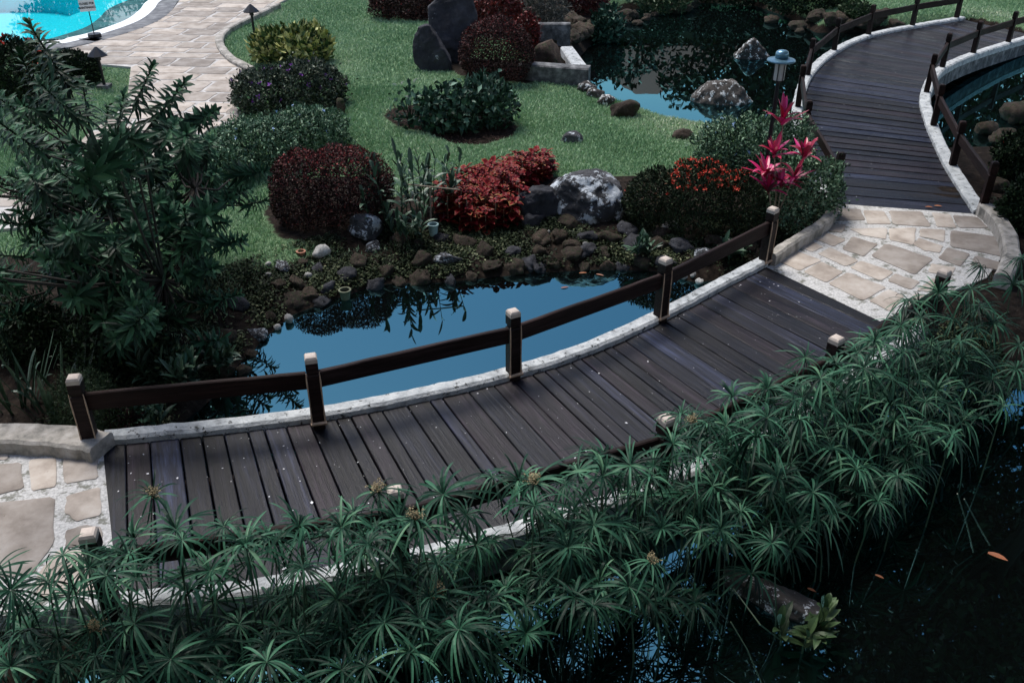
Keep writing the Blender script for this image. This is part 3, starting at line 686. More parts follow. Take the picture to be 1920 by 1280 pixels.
# ------------------------------------------------------------------ rocks
def rock_mesh(seed, rx, ry, rz, cuts=7, sub=3, rough=.10, boxy=.0):
    r_ = random.Random(seed); bm = bmesh.new(); bmesh.ops.create_icosphere(bm, subdivisions=sub, radius=1)
    pl_ = []
    for _ in range(cuts):
        n = Vector((r_.gauss(0, 1), r_.gauss(0, 1), r_.gauss(.2, .8))).normalized(); pl_.append((n, r_.uniform(.55, .85)))
    off = Vector((r_.uniform(0, 50), r_.uniform(0, 50), r_.uniform(0, 50)))
    for v in bm.verts:
        p = v.co.copy()
        for n, d in pl_:
            e = p.dot(n) - d
            if e > 0: p -= n * e * .92
        q = p.normalized()
        p += q * (rough * mnoise.noise(p * 2.2 + off) * 1.6 + rough * .6 * mnoise.noise(p * 6 + off) + rough * .3 * mnoise.noise(p * 14 + off))
        v.co = Vector((p.x * rx, p.y * ry, p.z * rz))
    me = bpy.data.meshes.new('rock'); bm.to_mesh(me); bm.free(); return me
def rock(loc, r, mat, label, group=None, seed=0, name='rock', rotz=0, sink=.35, **k):
    me = rock_mesh(seed, *r, **k); o = link(name, me, M[mat]); smooth_(o)
    o.location = (loc[0], loc[1], loc[2] + r[2] * (1 - sink) * .9); o.rotation_euler = (0, 0, rotz)
    return tag(o, label, 'rock' if 'boulder' not in name else 'boulder', group)
def rock_box(u0, v0, u1, v1, mat, label, seed, name='rock', zbase=None, dr=.8, sink=.2, group=None, **k):
    um = (u0 + u1) / 2; p = GG(um, v1) if zbase is None else G(um, v1, zbase); zb = p.z
    w = depth(p.y, zb); rx = (u1 - u0) / 2 / F * w; ry = rx * dr; Y = p.y + ry * .8
    h = .1
    while h < 4 and PV(p.x, Y, zb + h)[1] > v0: h += .02
    X = G(um, v1, zb).x * (Y / p.y)
    rz = h / (2 - sink * 1.6)
    return rock((X, Y, zb - .02), (rx * 1.08, ry, rz * 1.05), mat, label, group, seed, name, sink=sink, **k)
def hull_rock(u0, v0, u1, v1, pts, mat, label, seed, name, zbase=None, dr=.7, noise_=.06, yoff=.8):
    """angular boulder: hull of hand-set corners (x right, y away, z up), subdivided and weathered"""
    um = (u0 + u1) / 2; p = GG(um, v1) if zbase is None else G(um, v1, zbase); zb = p.z; w = depth(p.y, zb); rx = (u1 - u0) / 2 / F * w * 1.06; ry = rx * dr; Y = p.y + ry * yoff; h = .1
    while h < 4 and PV(p.x, Y, zb + h)[1] > v0: h += .02
    X = p.x * (depth(Y, zb + h / 2) / w); bm = bmesh.new()
    for x, y, z in pts: bm.verts.new((x * rx, y * ry, (z + 1) / 2 * h))
    r = bmesh.ops.convex_hull(bm, input=bm.verts[:]); bmesh.ops.delete(bm, geom=[g_ for g_ in r['geom_interior'] if isinstance(g_, bmesh.types.BMVert)], context='VERTS')
    bmesh.ops.triangulate(bm, faces=bm.faces[:])
    for it in range(4):
        bmesh.ops.subdivide_edges(bm, edges=bm.edges[:], cuts=1, use_grid_fill=True); bmesh.ops.triangulate(bm, faces=bm.faces[:])
        if it in (1, 2): bmesh.ops.smooth_vert(bm, verts=bm.verts[:], factor=.3, use_axis_x=True, use_axis_y=True, use_axis_z=True)
        if len(bm.verts) > 2500: break
    of = Vector((seed * 3.1, seed * 1.7, 0)); bm.normal_update(); q = min(rx, h) * noise_
    for v in bm.verts:
        c_ = v.co / max(rx, .2); v.co += v.normal * q * (1.6 * mnoise.noise(c_ * 1.7 + of) + .9 * mnoise.noise(c_ * 5 + of) + .45 * mnoise.noise(c_ * 13 + of))
    me = bpy.data.meshes.new(name); bm.to_mesh(me); bm.free(); o = link(name, me, M[mat]); smooth_(o); o.location = (X, Y, zb - .06); return tag(o, label, 'boulder' if name == 'boulder' else 'rock')
def both(front, back=.8): return front + [(x * .9, back * (.5 + .5 * abs(x)), z * .92) for x, y, z in front]
hull_rock(1030, 318, 1172, 418, both([(-1,-.2,.3),(-.55,-.1,.85),(.25,-.2,1),(.85,-.3,.55),(1,-.5,-.3),(.9,-.6,-1),(-.1,-1,-1),(-.7,-.7,-1),(0,-.75,.1),(.5,-.9,-.1)]), 'rock_grey', 'large pale boulder blotched with white lichen beside the scarlet hedge', 5, 'boulder')
hull_rock(968, 345, 1046, 416, both([(-.9,-.6,.6),(-.2,-.6,1),(.7,-.3,.9),(1,-.2,.3),(.8,-.6,-1),(-.1,-1,-1),(-.9,-.7,-1),(-1,-.3,-.2),(-.2,-1,.4)]), 'rock_dark', 'grey boulder with a dark flat top against the red coleus', 8, 'boulder')
hull_rock(806, -14, 896, 118, both([(-.75,-.7,-1),(.5,-.8,-1),(.85,-.5,-.2),(1,-.3,.4),(.72,-.2,1),(-.5,-.25,.98),(-1,-.5,.7),(-.95,-.7,-.1),(-.3,-.95,-.3)], .6), 'rock_dark', 'tall dark standing boulder leaning over the lawn', 12, 'boulder', dr=.8, noise_=.035)
hull_rock(776, 38, 846, 134, both([(-1,-.4,.2),(-.7,-.3,.9),(-.1,-.4,1),(.5,-.8,.1),(1,-.6,-.6),(.9,-.8,-1),(-.5,-.9,-1),(-.95,-.7,-.6)]), 'rock_dark', 'low dark boulder leaning against the tall standing boulder', 14, 'boulder', noise_=.04)
hull_rock(1380, 68, 1442, 112, both([(-1,-.3,-.7),(-.4,-.4,.5),(.0,0,1),(.45,-.2,.4),(1,-.3,-.6),(1,-.5,-1),(0,-1,-1),(-1,-.5,-1)]), 'rock_lichen', 'pointed lichen spotted rock rising from the dark pond', 21, 'rock', zbase=ZW)
hull_rock(1302, 145, 1412, 198, both([(-1,-.2,-.5),(-.5,-.2,.6),(.0,-.1,1),(.4,-.3,.8),(.8,-.5,-.3),(1,-.3,-.8),(.5,-1,-1),(-.4,-.8,-1),(-1,-.4,-1)]), 'rock_lichen', 'broad lichen spotted rock lying in the dark pond', 25, 'rock', zbase=ZW)
rock_box(320, 424, 384, 490, 'rock_dark', 'dark rock on the grass behind the leafy dracaena', 31, sub=3)
rock_box(655, 405, 722, 455, 'rock_grey', 'grey rock below the clipped maroon bush', 33, sub=3)
rock_box(1050, 250, 1092, 270, 'rock_grey', 'small flat stone sunk in the open lawn', 36, sub=3, sink=.5)
rock_box(1262, 244, 1304, 264, 'rock_brown', 'brown stone at the lawn edge next to the blue flowered shrub', 39, sub=3, sink=.4)
rock_box(1140, 190, 1200, 224, 'rock_brown', 'rough brown rock at the water edge of the lawn', 41, sub=3, sink=.4)
rock_box(630, 186, 652, 218, 'maroon' if False else 'rock_brown', 'reddish stone beside the purple flowered bush', 43, sub=3)
for i, (u, v) in enumerate([(1118, 182), (1135, 196), (1100, 170)]): rock(GG(u, v), (.22, .18, .14), 'rock_lichen', 'lichen flecked stone on the lawn edge below the concrete basin', 'stones below the concrete basin', 60 + i, sink=.4)
bankstones = [(698,468,40),(668,497,48),(749,457,36),(787,460,28),(828,453,32),(871,461,44),(910,478,44),(960,478,40),(1000,424,54),(1065,424,44),(1014,454,46),(1051,452,44),(1101,450,46),(1071,485,56),(527,507,38),(564,496,28),(594,510,38),
 (522,540,38),(555,538,36),(547,572,50),(597,572,36),(702,541,40),(745,534,36),(789,531,46),(844,531,38),(885,525,34),(725,514,38),(790,500,48),(840,497,50),(964,504,40),(917,504,42),(1013,478,40),(1104,478,46),(1077,466,38),(1144,454,54),(1178,438,48),(1188,468,54),(1302,448,64),(1366,441,40),(1208,494,44),
 (1275,468,54),(1232,470,46),(1319,488,50),(1403,468,46),(1013,509,36),(1094,506,34),(1141,506,38),(1360,480,50),(1250,500,40),(1170,505,36),(1130,478,40),(1240,442,40),(440,580,52),(372,655,46),(350,612,44),(420,640,44),(480,632,40),(470,668,30),(410,700,44),(1040,500,40),(990,500,40),(1420,480,36),(1340,460,36),(650,520,44),(615,545,40),(575,560,36),(500,600,36),(455,700,30)]
rr_ = random.Random(77)
meshes = [rock_mesh(200 + i, 1, 1 * rr_.uniform(.75, 1.1), rr_.uniform(.6, .9), cuts=9, sub=3, rough=.17) for i in range(10)]
for i, (u, v, s) in enumerate(bankstones):
    p = GG(u, v); w = depth(p.y, p.z); r = s / 2 / F * w * rr_.uniform(.95, 1.25)
    o = link('bank_stone', meshes[i % 10], M['rock_brown'] if True else None); smooth_(o)
    o.location = (p.x, p.y + r * .4, p.z + r * .08); o.scale = (r, r * rr_.uniform(.8, 1.1), r * rr_.uniform(.6, 1.0)); o.rotation_euler = (rr_.uniform(-.3, .3), rr_.uniform(-.3, .3), rr_.uniform(0, 6.28))
    if i % 4 == 0 or i % 7 == 0: o.material_slots[0].link = 'OBJECT'; o.material_slots[0].material = M['rock_grey' if i % 14 == 0 else 'rock_dark']
    wh = 'below the dracaena tree' if u < 490 else 'on the grassy bend of the bank' if u < 640 else 'below the ginger plants' if u < 850 else 'below the red coleus' if u < 985 else 'below the two boulders' if u < 1170 else 'below the scarlet hedge'
    wt = 'wet stone at the waterline ' if v > 500 + max(0, (640 - u)) * .45 else 'mossy bank stone '
    tag(o, wt + wh, 'stone', wt + 'group ' + wh)
pale = [rock_mesh(300 + i, 1, .8, .7, cuts=6, sub=2, rough=.1) for i in range(4)]
for me in pale: me.materials.append(M['rock_pale'])
for i, (u, v, s) in enumerate([(601,484,40),(503,500,15),(503,520,15),(577,521,18),(1255,438,42),(540,606,26),(1283,524,18),(1312,534,20),(1300,520,16),(1028,440,14),(1098,462,14),(520,618,18),(1272,520,14)]):
    p = GG(u, v); r = s / 2 / F * depth(p.y, p.z); o = link('pale_stone', pale[i % 4], None); smooth_(o)
    o.location = (p.x, p.y + r * .4, max(p.z, ZW) + r * .5); o.scale = (r, r, r); o.rotation_euler = (0, 0, rr_.uniform(0, 6))
    tag(o, 'small pale stone lying on the pond bank', 'stone', 'pale stones of the pond bank')

# ------------------------------------------------------------------ shrubs made of many small leaves
def dome(u0, v0, u1, v1, dr=.8, zb=None):
    um = (u0 + u1) / 2; p = GG(um, v1) if zb is None else G(um, v1, zb); zb = p.z
    rx = (u1 - u0) / 2 / F * depth(p.y, zb); ry = rx * dr; Y = p.y + ry * .85; h = .15
    while h < 6 and PV(p.x, Y + ry * .25, zb + h * .96)[1] > v0: h += .02
    rx = (u1 - u0) / 2 / F * depth(Y, zb + h * .45); X = (um - 960) / F * depth(Y, zb + h * .45)
    return dict(c=np.array([X, Y, zb + h * .42]), r=np.array([rx, ry, h * .58]), zb=zb, h=h)
def dome_points(ds, n, lump=.10, lf=3.0, deep=.28, seed=0):
    r_ = np.random.default_rng(seed); A = np.array([d['r'][0] * d['r'][1] + d['r'][0] * d['r'][2] * 2 for d in ds]); A /= A.sum(); Ps, Ns = [], []
    for di, d in enumerate(ds):
        m = int(n * A[di]); q = unit(r_.normal(0, 1, (m, 3)))
        ph = r_.uniform(0, 6.28, 9)
        lu = (np.sin(q[:, 0] * lf * 2 + ph[0]) * np.sin(q[:, 1] * lf * 2 + ph[1]) + np.sin(q[:, 2] * lf * 3 + ph[2]) * np.sin(q[:, 0] * lf * 3.3 + ph[3]) + .7 * np.sin(q[:, 1] * lf * 5 + ph[4]) * np.sin(q[:, 0] * lf * 6 + ph[5])) * lump * .6
        rad = (1 + lu) * (1 - deep * r_.random(m) ** 2.2) * np.where(r_.random(m) < .05, 1 + lump * 1.5 * r_.random(m), 1)
        P = d['c'] + q * d['r'] * rad[:, None]; ok = P[:, 2] > d['zb'] + .03
        for dj, e in enumerate(ds):
            if dj != di: ok &= (((P - e['c']) / e['r']) ** 2).sum(1) > .8
        Ps.append(P[ok]); Ns.append(unit(q / d['r'])[ok])
    return np.concatenate(Ps), np.concatenate(Ns)
def shrub(name, label, cat, boxes, mat, n, L, ratio=.5, seed=0, flowers=(), upright=.3, lump=.1, lf=3., deep=.28, tb=(1.6, 2.2), group=None, domes=None, dr=.8, toprich=0, partname='foliage', stems=5):
    ds = domes or [dome(*b, dr=dr) for b in boxes]; r_ = np.random.default_rng(seed)
    c0 = np.mean([d['c'] for d in ds], 0); base = Vector((c0[0], c0[1], min(d['zb'] for d in ds)))
    t = thing(name, label, cat, base, group=group)
    P, Nn = dome_points(ds, n, lump, lf, deep, seed); n = len(P)
    D = Nn * .55 + r_.normal(0, .6, (n, 3)) + np.array([0, 0, upright])
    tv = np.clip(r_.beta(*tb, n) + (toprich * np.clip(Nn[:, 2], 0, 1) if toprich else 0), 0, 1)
    ln = r_.uniform(.7, 1.3, n) * L
    V, Fc, t_ = leaf_arrays(P - np.array(base), D, Nn + r_.normal(0, .35, (n, 3)), ln, ln * ratio * r_.uniform(.8, 1.2, n), tv)
    tag(link(partname, np_mesh(partname, V, Fc, t_), M[mat], t), kind='stuff')
    rs = random.Random(seed)
    for d in ds:
        m = MB()
        b = Vector((d['c'][0], d['c'][1], d['zb'] - .05)) - base
        for _ in range(stems):
            e = Vector((rs.uniform(-.6, .6) * d['r'][0], rs.uniform(-.6, .6) * d['r'][1], d['h'] * rs.uniform(.5, .8)))
            m.tube([b + e * .04, b + Vector((e.x * .35, e.y * .35, e.z * .5)), b + e], [.02, .014, .006], 5)
        m.build('stem', M['bark'], t)
    for (fm, cnt, size, region, fname) in flowers:
        k = np.arange(n)
        if region is not None:
            uv = np.array([PV(*p) for p in P]); k = k[(uv[:, 0] > region[0]) & (uv[:, 0] < region[2]) & (uv[:, 1] > region[1]) & (uv[:, 1] < region[3]) & (Nn[:, 2] > 0)]
        k = k[Nn[k, 2] > .05]
        if not len(k): continue
        k = r_.choice(k, min(cnt, len(k)), replace=False); pet = 6; kk = np.repeat(k, pet); nn = len(kk)
        D = unit(Nn[kk] * .8 + r_.normal(0, .9, (nn, 3))); Pf = P[kk] + Nn[kk] * .03 - np.array(base)
        ln = np.full(nn, size) * r_.uniform(.7, 1.2, nn)
        V, Fc, t_ = leaf_arrays(Pf, D, Nn[kk] + r_.normal(0, .3, (nn, 3)), ln, ln * .55, r_.random(nn))
        tag(link(fname, np_mesh(fname, V, Fc, t_), M[fm], t), kind='stuff')
    return t
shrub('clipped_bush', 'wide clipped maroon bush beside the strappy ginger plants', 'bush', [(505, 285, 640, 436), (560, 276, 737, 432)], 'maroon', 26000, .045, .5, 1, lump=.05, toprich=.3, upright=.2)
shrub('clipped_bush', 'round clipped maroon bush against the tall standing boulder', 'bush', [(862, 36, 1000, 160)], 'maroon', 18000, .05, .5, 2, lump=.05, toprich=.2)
shrub('plumbago_shrub', 'spreading pale green shrub with blue flowers along the stone path', 'shrub', [(335, 265, 470, 358), (400, 226, 560, 335), (500, 205, 652, 300)], 'plumbago', 26000, .06, .5, 3, [('blueflower', 14, .05, None, 'flower')], lump=.2, lf=3.6, tb=(2.2, 1.8))
shrub('flowering_bush', 'low green bush dotted with purple flowers below the yellow shrub', 'bush', [(436, 132, 570, 222), (510, 118, 645, 214)], 'purpleleaf', 16000, .075, .5, 4, [('purpleflower', 60, .06, None, 'flower')], lump=.17, tb=(1.8, 1.7))
shrub('variegated_shrub', 'yellow and green variegated shrub on the lawn edge', 'shrub', [(474, 60, 560, 122), (530, 54, 618, 124)], 'yellowleaf', 2600, .19, .5, 5, lump=.12, tb=(1.2, 1.2), upright=.6)
shrub('flowering_shrub', 'dark shrub with red flowers beside the swimming pool', 'shrub', [(-40, 78, 108, 205)], 'darkleaf', 9000, .09, .5, 6, [('redflower', 16, .10, None, 'flower')], lump=.12)
shrub('round_hedge', 'small round dark green hedge behind a path light', 'hedge', [(92, 98, 184, 166)], 'darkleaf', 8000, .07, .5, 7, lump=.08)
shrub('silver_plant', 'pale silvery plant under the red flowered pool shrub', 'plant', [(-25, 140, 26, 205)], 'greyleaf', 2500, .10, .4, 8)
shrub('ixora_hedge', 'dark hedge topped with scarlet flowers beside the large pale boulder', 'hedge', [(1172, 320, 1290, 436), (1235, 304, 1385, 452), (1320, 325, 1432, 455)], 'ixora', 30000, .06, .32, 9, [('redflower', 230, .05, (1262, 280, 1400, 358), 'flower'), ('redflower', 14, .04, None, 'flower')], lump=.08, upright=.5)
shrub('plumbago_shrub', 'pale green shrub with blue flowers at the corner of the far footbridge', 'shrub', [(1310, 224, 1450, 330), (1390, 216, 1520, 345), (1455, 300, 1580, 428), (1420, 320, 1530, 440)], 'plumbago', 30000, .06, .5, 10, [('blueflower', 20, .05, (1300, 200, 1460, 320), 'flower')], lump=.22, tb=(2.2, 1.8))
# loose green shrub in the mulch bed
shrub('leafy_shrub', 'loose broad leaved green shrub in the oval mulch bed', 'shrub', [(785, 165, 895, 256), (850, 148, 965, 246)], 'hydrangea', 2300, .14, .62, 11, lump=.2, lf=4, deep=.6, upright=.1, stems=9)
shrub('leafy_shrub', 'thin leggy shrub with bare stems at the end of the mulch bed', 'shrub', [(735, 158, 800, 245)], 'hydrangea', 160, .13, .6, 12, lump=.3, deep=.5, stems=6)
nb = 2600; bx = rng.uniform(min(p[0] for p in BED), max(p[0] for p in BED), nb); by = rng.uniform(min(p[1] for p in BED), max(p[1] for p in BED), nb)
k = sdist(bx, by, BED) < -.03; bx, by = bx[k], by[k]; nb = len(bx)
V, Fc, t = leaf_arrays(np.stack([bx, by, land(bx, by)[0] + .012], 1), np.stack([rng.normal(0, 1, nb), rng.normal(0, 1, nb), rng.uniform(-.2, .5, nb)], 1), np.tile([[0., 0, 1]], (nb, 1)), rng.uniform(.03, .09, nb), rng.uniform(.01, .03, nb), rng.random(nb) * .5)
tag(link('mulch', np_mesh('mulch', V, Fc, t), leafmat('mulch_chips', [(0, (.02, .012, .01)), (1, (.12, .08, .065))], .9, .1)), 'dark bark mulch chips in the oval bed', 'mulch', kind='stuff')

# background planting on the far bank
shrub('bank_shrub', 'dark maroon shrub spreading behind the tall standing boulder', 'shrub', [(690, -45, 815, 40)], 'maroon', 9000, .08, .5, 13, lump=.15)
shrub('bank_shrub', 'red leaved shrub rising behind the round clipped maroon bush', 'shrub', [(885, -20, 975, 70)], 'redbrown_cover', 6000, .09, .5, 14, lump=.2)
shrub('bank_shrub', 'scarlet tinged ground shrub beside the concrete basin', 'shrub', [(960, 30, 1010, 95)], 'redbrown_cover', 2500, .09, .5, 15, lump=.2)
shrub('bank_shrub', 'feathery grey green shrub on the far rocky bank', 'shrub', [(985, -30, 1060, 60)], 'greyleaf', 6000, .10, .22, 16, lump=.25, upright=.6)
shrub('bank_shrub', 'dark red shrub at the top of the far rocky bank', 'shrub', [(1050, -60, 1140, 30)], 'redbrown_cover', 6000, .10, .5, 17, lump=.2, tb=(1.2, 3))
shrub('bank_shrub', 'fresh green leafy shrub hanging over the dark pond', 'shrub', [(1110, 18, 1165, 82)], 'hydrangea', 900, .17, .5, 18, lump=.2, deep=.5)
shrub('bank_shrub', 'bright green fern like shrub on the far pond shore', 'shrub', [(1195, -25, 1290, 28)], 'fern', 3000, .13, .4, 19, lump=.2)
shrub('bank_shrub', 'green shrub beneath the black rail of the far footbridge', 'shrub', [(1575, 5, 1630, 48)], 'fern', 2200, .12, .4, 20, lump=.2)
shrub('bank_shrub', 'low dark shrub on the shore behind the far footbridge', 'shrub', [(1440, -50, 1580, 32)], 'darkleaf', 6000, .12, .5, 21, lump=.2)
shrub('bank_shrub', 'low dark shrub at the far end of the dark pond', 'shrub', [(1285, -60, 1455, 14)], 'darkleaf', 6000, .13, .5, 27, lump=.2)
shrub('bank_shrub', 'dark shrub with pale leaves outside the landing kerb', 'shrub', [(1868, 250, 1960, 350)], 'darkleaf', 6000, .08, .5, 22, [('redflower', 8, .05, None, 'flower')], lump=.2)
shrub('bank_shrub', 'shadowy shrub growing outside the railing of the far footbridge', 'shrub', [(1880, 340, 1990, 440)], 'darkleaf', 7000, .08, .5, 23, lump=.2)
rr2 = random.Random(5)
for i in range(46):
    u = rr2.uniform(985, 1290); v = 88 - (u - 985) * .26 + rr2.uniform(-50, 14); p = GG(u, max(v, -12)); s = rr2.uniform(.14, .42)
    o = link('shore_stone', meshes[i % 10], M['rock_brown']); smooth_(o); o.location = (p.x, p.y, p.z + s * .3); o.scale = (s, s, s * .8); o.rotation_euler = (0, 0, rr2.uniform(0, 6))
    tag(o, 'dark brown stone on the far rocky bank of the dark pond', 'stone', 'stones of the far bank')
for i in range(16):
    u = rr2.uniform(1440, 1690); v = 60 - (u - 1440) * .06 + rr2.uniform(-22, 8); p = GG(u, v); s = rr2.uniform(.15, .4)
    o = link('shore_stone', meshes[i % 10], M['rock_brown']); smooth_(o); o.location = (p.x, p.y, p.z + s * .3); o.scale = (s, s, s * .8); o.rotation_euler = (0, 0, rr2.uniform(0, 6))
    tag(o, 'brown shore stone behind the railing of the far footbridge', 'stone', 'stones behind the far railing')
for i, (u, v, s) in enumerate([(1880, 270, .3), (1905, 225, .4), (1900, 310, .3), (1868, 355, .22), (1915, 410, .35), (1850, 250, .25)]):
    p = GG(u, v); o = link('outer_stone', meshes[(i * 3) % 10], M['rock_brown']); smooth_(o); o.location = (p.x, p.y, p.z + s * .4); o.scale = (s, s, s); o.rotation_euler = (0, 0, i)
    tag(o, 'dark stone outside the railing beside the landing', 'stone', 'stones outside the landing')

# ------------------------------------------------------------------ umbrella sedge in the foreground
UMB = []
FLW = []
for s in range(14):
    r_ = random.Random(400 + s); m = MB(); nl = r_.randint(19, 31); a0 = r_.uniform(0, 6)
    for i in range(nl):
        a = a0 + 2 * math.pi * i / nl + r_.uniform(-.1, .1); el = r_.uniform(-.05, .75) if s % 3 else r_.uniform(.25, 1.05)
        d = Vector((math.cos(a) * math.cos(el), math.sin(a) * math.cos(el), math.sin(el))); ln = r_.uniform(.25, .42) * (.55 if r_.random() < .1 else 1)
        m.strip((math.cos(a) * .006, math.sin(a) * .006, 0), d, (0, 0, 1), ln, r_.uniform(.017, .025), r_.uniform(.4, 1.1), 7, .12, min(.97 if r_.random() > .02 else 1, max(0, r_.gauss(.48, .26))),
                prof=lambda u: min(1, .35 + u * 2.4) if u < .5 else (1.05 - .5 * (u - .5) * 1.6), twist=r_.uniform(-.25, .25))
    me = m.mesh('leaf_umbel'); me.materials.append(M['sedge']); UMB.append(me)
for s in range(3):
    r_ = random.Random(450 + s); m = MB()
    for i in range(34):
        a = r_.uniform(0, 6.28); el = r_.uniform(.5, 1.4); L = r_.uniform(.05, .13); d = Vector((math.cos(a) * math.cos(el), math.sin(a) * math.cos(el), math.sin(el)))
        m.tube([(0, 0, 0), d * L], [.0015, .001], 3, 0, False)
        for _ in range(6):
            q = d * L + Vector((r_.gauss(0, .010), r_.gauss(0, .010), r_.gauss(0, .008)))
            m.strip(q, (r_.gauss(0, 1), r_.gauss(0, 1), r_.gauss(.3, 1)), (0, 0, 1), .018, .010, 0, 2, .2, r_.random())
    me = m.mesh('flower_cluster'); me.materials.append(M['sedgeflower']); FLW.append(me)
hub_flower = [(285,930),(710,922),(825,1115),(1300,790),(778,975),(1221,1053),(1055,1082),(175,1180),(1003,905)]
hubs = [(745,978),(792,988),(706,985),(640,988),(728,1012),(240,1042),(200,1078),(168,1062),(330,992),(420,986),(500,1002),(252,1008),(622,1006),(662,965),(560,988),(118,1040),(215,1032),(1130,892),(1182,872),(1262,832),(1325,795),(1655,642),(1722,566),(148,1049),(341,1012),(460,1020),(568,1065),(243,1134),(353,1112),(406,1126),(448,1170),(631,1123),(139,1116),(255,1082),(568,1012),(20,1106),(689,1020),(719,1075),(721,1167),(768,1223),(922,1013),(931,1117),(986,1186),
 (1060,1025),(1135,1041),(1214,929),(1218,897),(973,900),(1060,907),(831,927),(1003,947),(875,964),(1278,920),(1374,743),(1438,783),(1499,786),(1567,686),(1539,709),(1693,660),(1756,669),(1799,702),(1811,728),(1845,669),(1489,749),(1586,749),
 (1638,733),(1588,801),(1677,788),(1734,793),(1784,815),(1661,825),(1616,874),(1683,892),(1485,835),(1418,820),(1312,860),(1443,922),(1524,922),(1646,939),(1277,926),(1322,936),(1351,991),(1447,1018),(1361,798),(1438,729),(1509,670),
 (1821,541),(1898,534),(1841,574),(1863,610),(1784,598),(1911,648),(1905,692),(1727,595),(1703,564),(1760,548),(1838,500),(1915,484),(60,1180),(110,1240),(320,1235),(20,1250),(500,1240),(230,1260),(640,1255),(560,1190),(400,1200),(90,1090),(860,1030),(1120,985),(1360,880),(1560,840),(1750,740),(1880,760),(1620,690),(1700,720),(1540,870),(1390,960),(1180,1100),(860,1180),(640,1180),(30,1190),(180,1230),(1640,640),(1690,610),(1800,640),(1240,990),(1000,1040)]
rs = random.Random(99)
right_line = resample(NR, [i / 60 for i in range(61)])[0]
def sedge(hub, flower, over, idx):
    i = min(range(61), key=lambda j: (right_line[j].xy - hub.xy).length); q = right_line[i]
    t = (right_line[min(i+1, 60)] - right_line[max(i-1, 0)]).normalized(); out = Vector((t.y, -t.x, 0)); s = (hub - q).dot(out)
    foot = hub + out * (max(.5 - s, 0) + rs.uniform(.0, .25)) + t * rs.uniform(-.2, .2); foot.z = -1.0
    lab = ('brown tufted umbrella sedge ' if flower else 'green umbrella sedge ') + ('leaning over the railing ' if over else 'close to the footbridge side ' if s < .75 else 'out in the dark water ') + ('by the stone terrace' if i < 18 else 'at mid bridge' if i < 42 else 'by the stone landing')
    th = thing('umbrella_sedge', lab, 'sedge', (foot.x, foot.y, foot.z), group=lab)
    h = hub - foot; m = MB(); mid = Vector((h.x * .35, h.y * .35, h.z * .55))
    m.tube([(0, 0, 0), mid, (h.x * .7, h.y * .7, h.z * .82), h], [.009, .0075, .006, .005], 5); m.build('stem', M['sedge_stem'], th)
    o = link('leaf_umbel', UMB[idx % len(UMB)], None, th); o.location = h; s_ = rs.uniform(.66, 1.08); o.scale = (s_, s_, s_)
    o.rotation_euler = (rs.uniform(-.45, .35) + .12, rs.uniform(-.45, .45), rs.uniform(0, 6.28))
    if flower:
        f_ = link('flower_cluster', FLW[idx % 3], None, o); f_.rotation_euler = (0, 0, rs.uniform(0, 6))
def is_over(p):
    q = min(right_line, key=lambda a: (a.xy - p.xy).length); i = right_line.index(q); t = (right_line[min(i+1, 60)] - right_line[max(i-1, 0)]).normalized()
    return (p - q).dot(Vector((t.y, -t.x, 0))) < .35
n_ = 0
for lst, fl in ((hub_flower, True), (hubs, False)):
    for (u, v) in lst:
        z = rs.uniform(.8, 1.15)
        p = G(u, v, z)
        q = min(right_line, key=lambda a: (a.xy - p.xy).length); far = (p.xy - q.xy).length
        if far > 1.0 and not is_over(p): z = rs.uniform(.25, .6); p = G(u, v, z)
        sedge(p, fl, is_over(p), n_); n_ += 1
for i in range(144):                            # lower stalks that fill the clump
    t_ = rs.uniform(-.02, 1.0) if i % 3 else rs.uniform(.3, .8); q = resample(NR, [t_])[0][0]; j = min(59, int(max(t_, 0) * 60)); tt = (right_line[j+1] - right_line[j]).normalized(); out = Vector((tt.y, -tt.x, 0))
    p = q + out * (rs.uniform(.12, .6) if i % 5 < 2 else rs.uniform(.5, 1.35)) - tt * (.6 if t_ < .05 else 0); p.z = rs.uniform(.25, .85) - max(0, (p - q).dot(out) - .6) * .5; sedge(p, False, False, n_); n_ += 1

uv_ = [(np.array([v.co[:] for v in me.vertices]), [tuple(p.vertices) for p in me.polygons], np.array([d.value for d in me.attributes['t'].data])) for me in UMB]
mbs = MB()
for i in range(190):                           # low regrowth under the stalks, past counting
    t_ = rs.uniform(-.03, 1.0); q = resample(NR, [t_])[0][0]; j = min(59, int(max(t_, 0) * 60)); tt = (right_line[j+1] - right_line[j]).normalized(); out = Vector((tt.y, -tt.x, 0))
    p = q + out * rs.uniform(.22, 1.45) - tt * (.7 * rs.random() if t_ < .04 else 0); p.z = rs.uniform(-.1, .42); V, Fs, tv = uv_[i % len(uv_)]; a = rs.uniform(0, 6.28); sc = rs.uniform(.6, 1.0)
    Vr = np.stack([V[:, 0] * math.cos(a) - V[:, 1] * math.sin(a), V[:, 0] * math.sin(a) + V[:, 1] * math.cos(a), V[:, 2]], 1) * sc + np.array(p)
    mbs.add(Vr.tolist(), Fs, (tv * .6).tolist()); mbs.tube([(p.x, p.y, -1), tuple(p)], .005, 3, .1, False)  # leaf tones lowered to paint in the shade between the umbels
tag(mbs.build('sedge_regrowth', M['sedge']), 'low dense sedge regrowth filling the water under the tall stalks', 'sedge', kind='stuff')
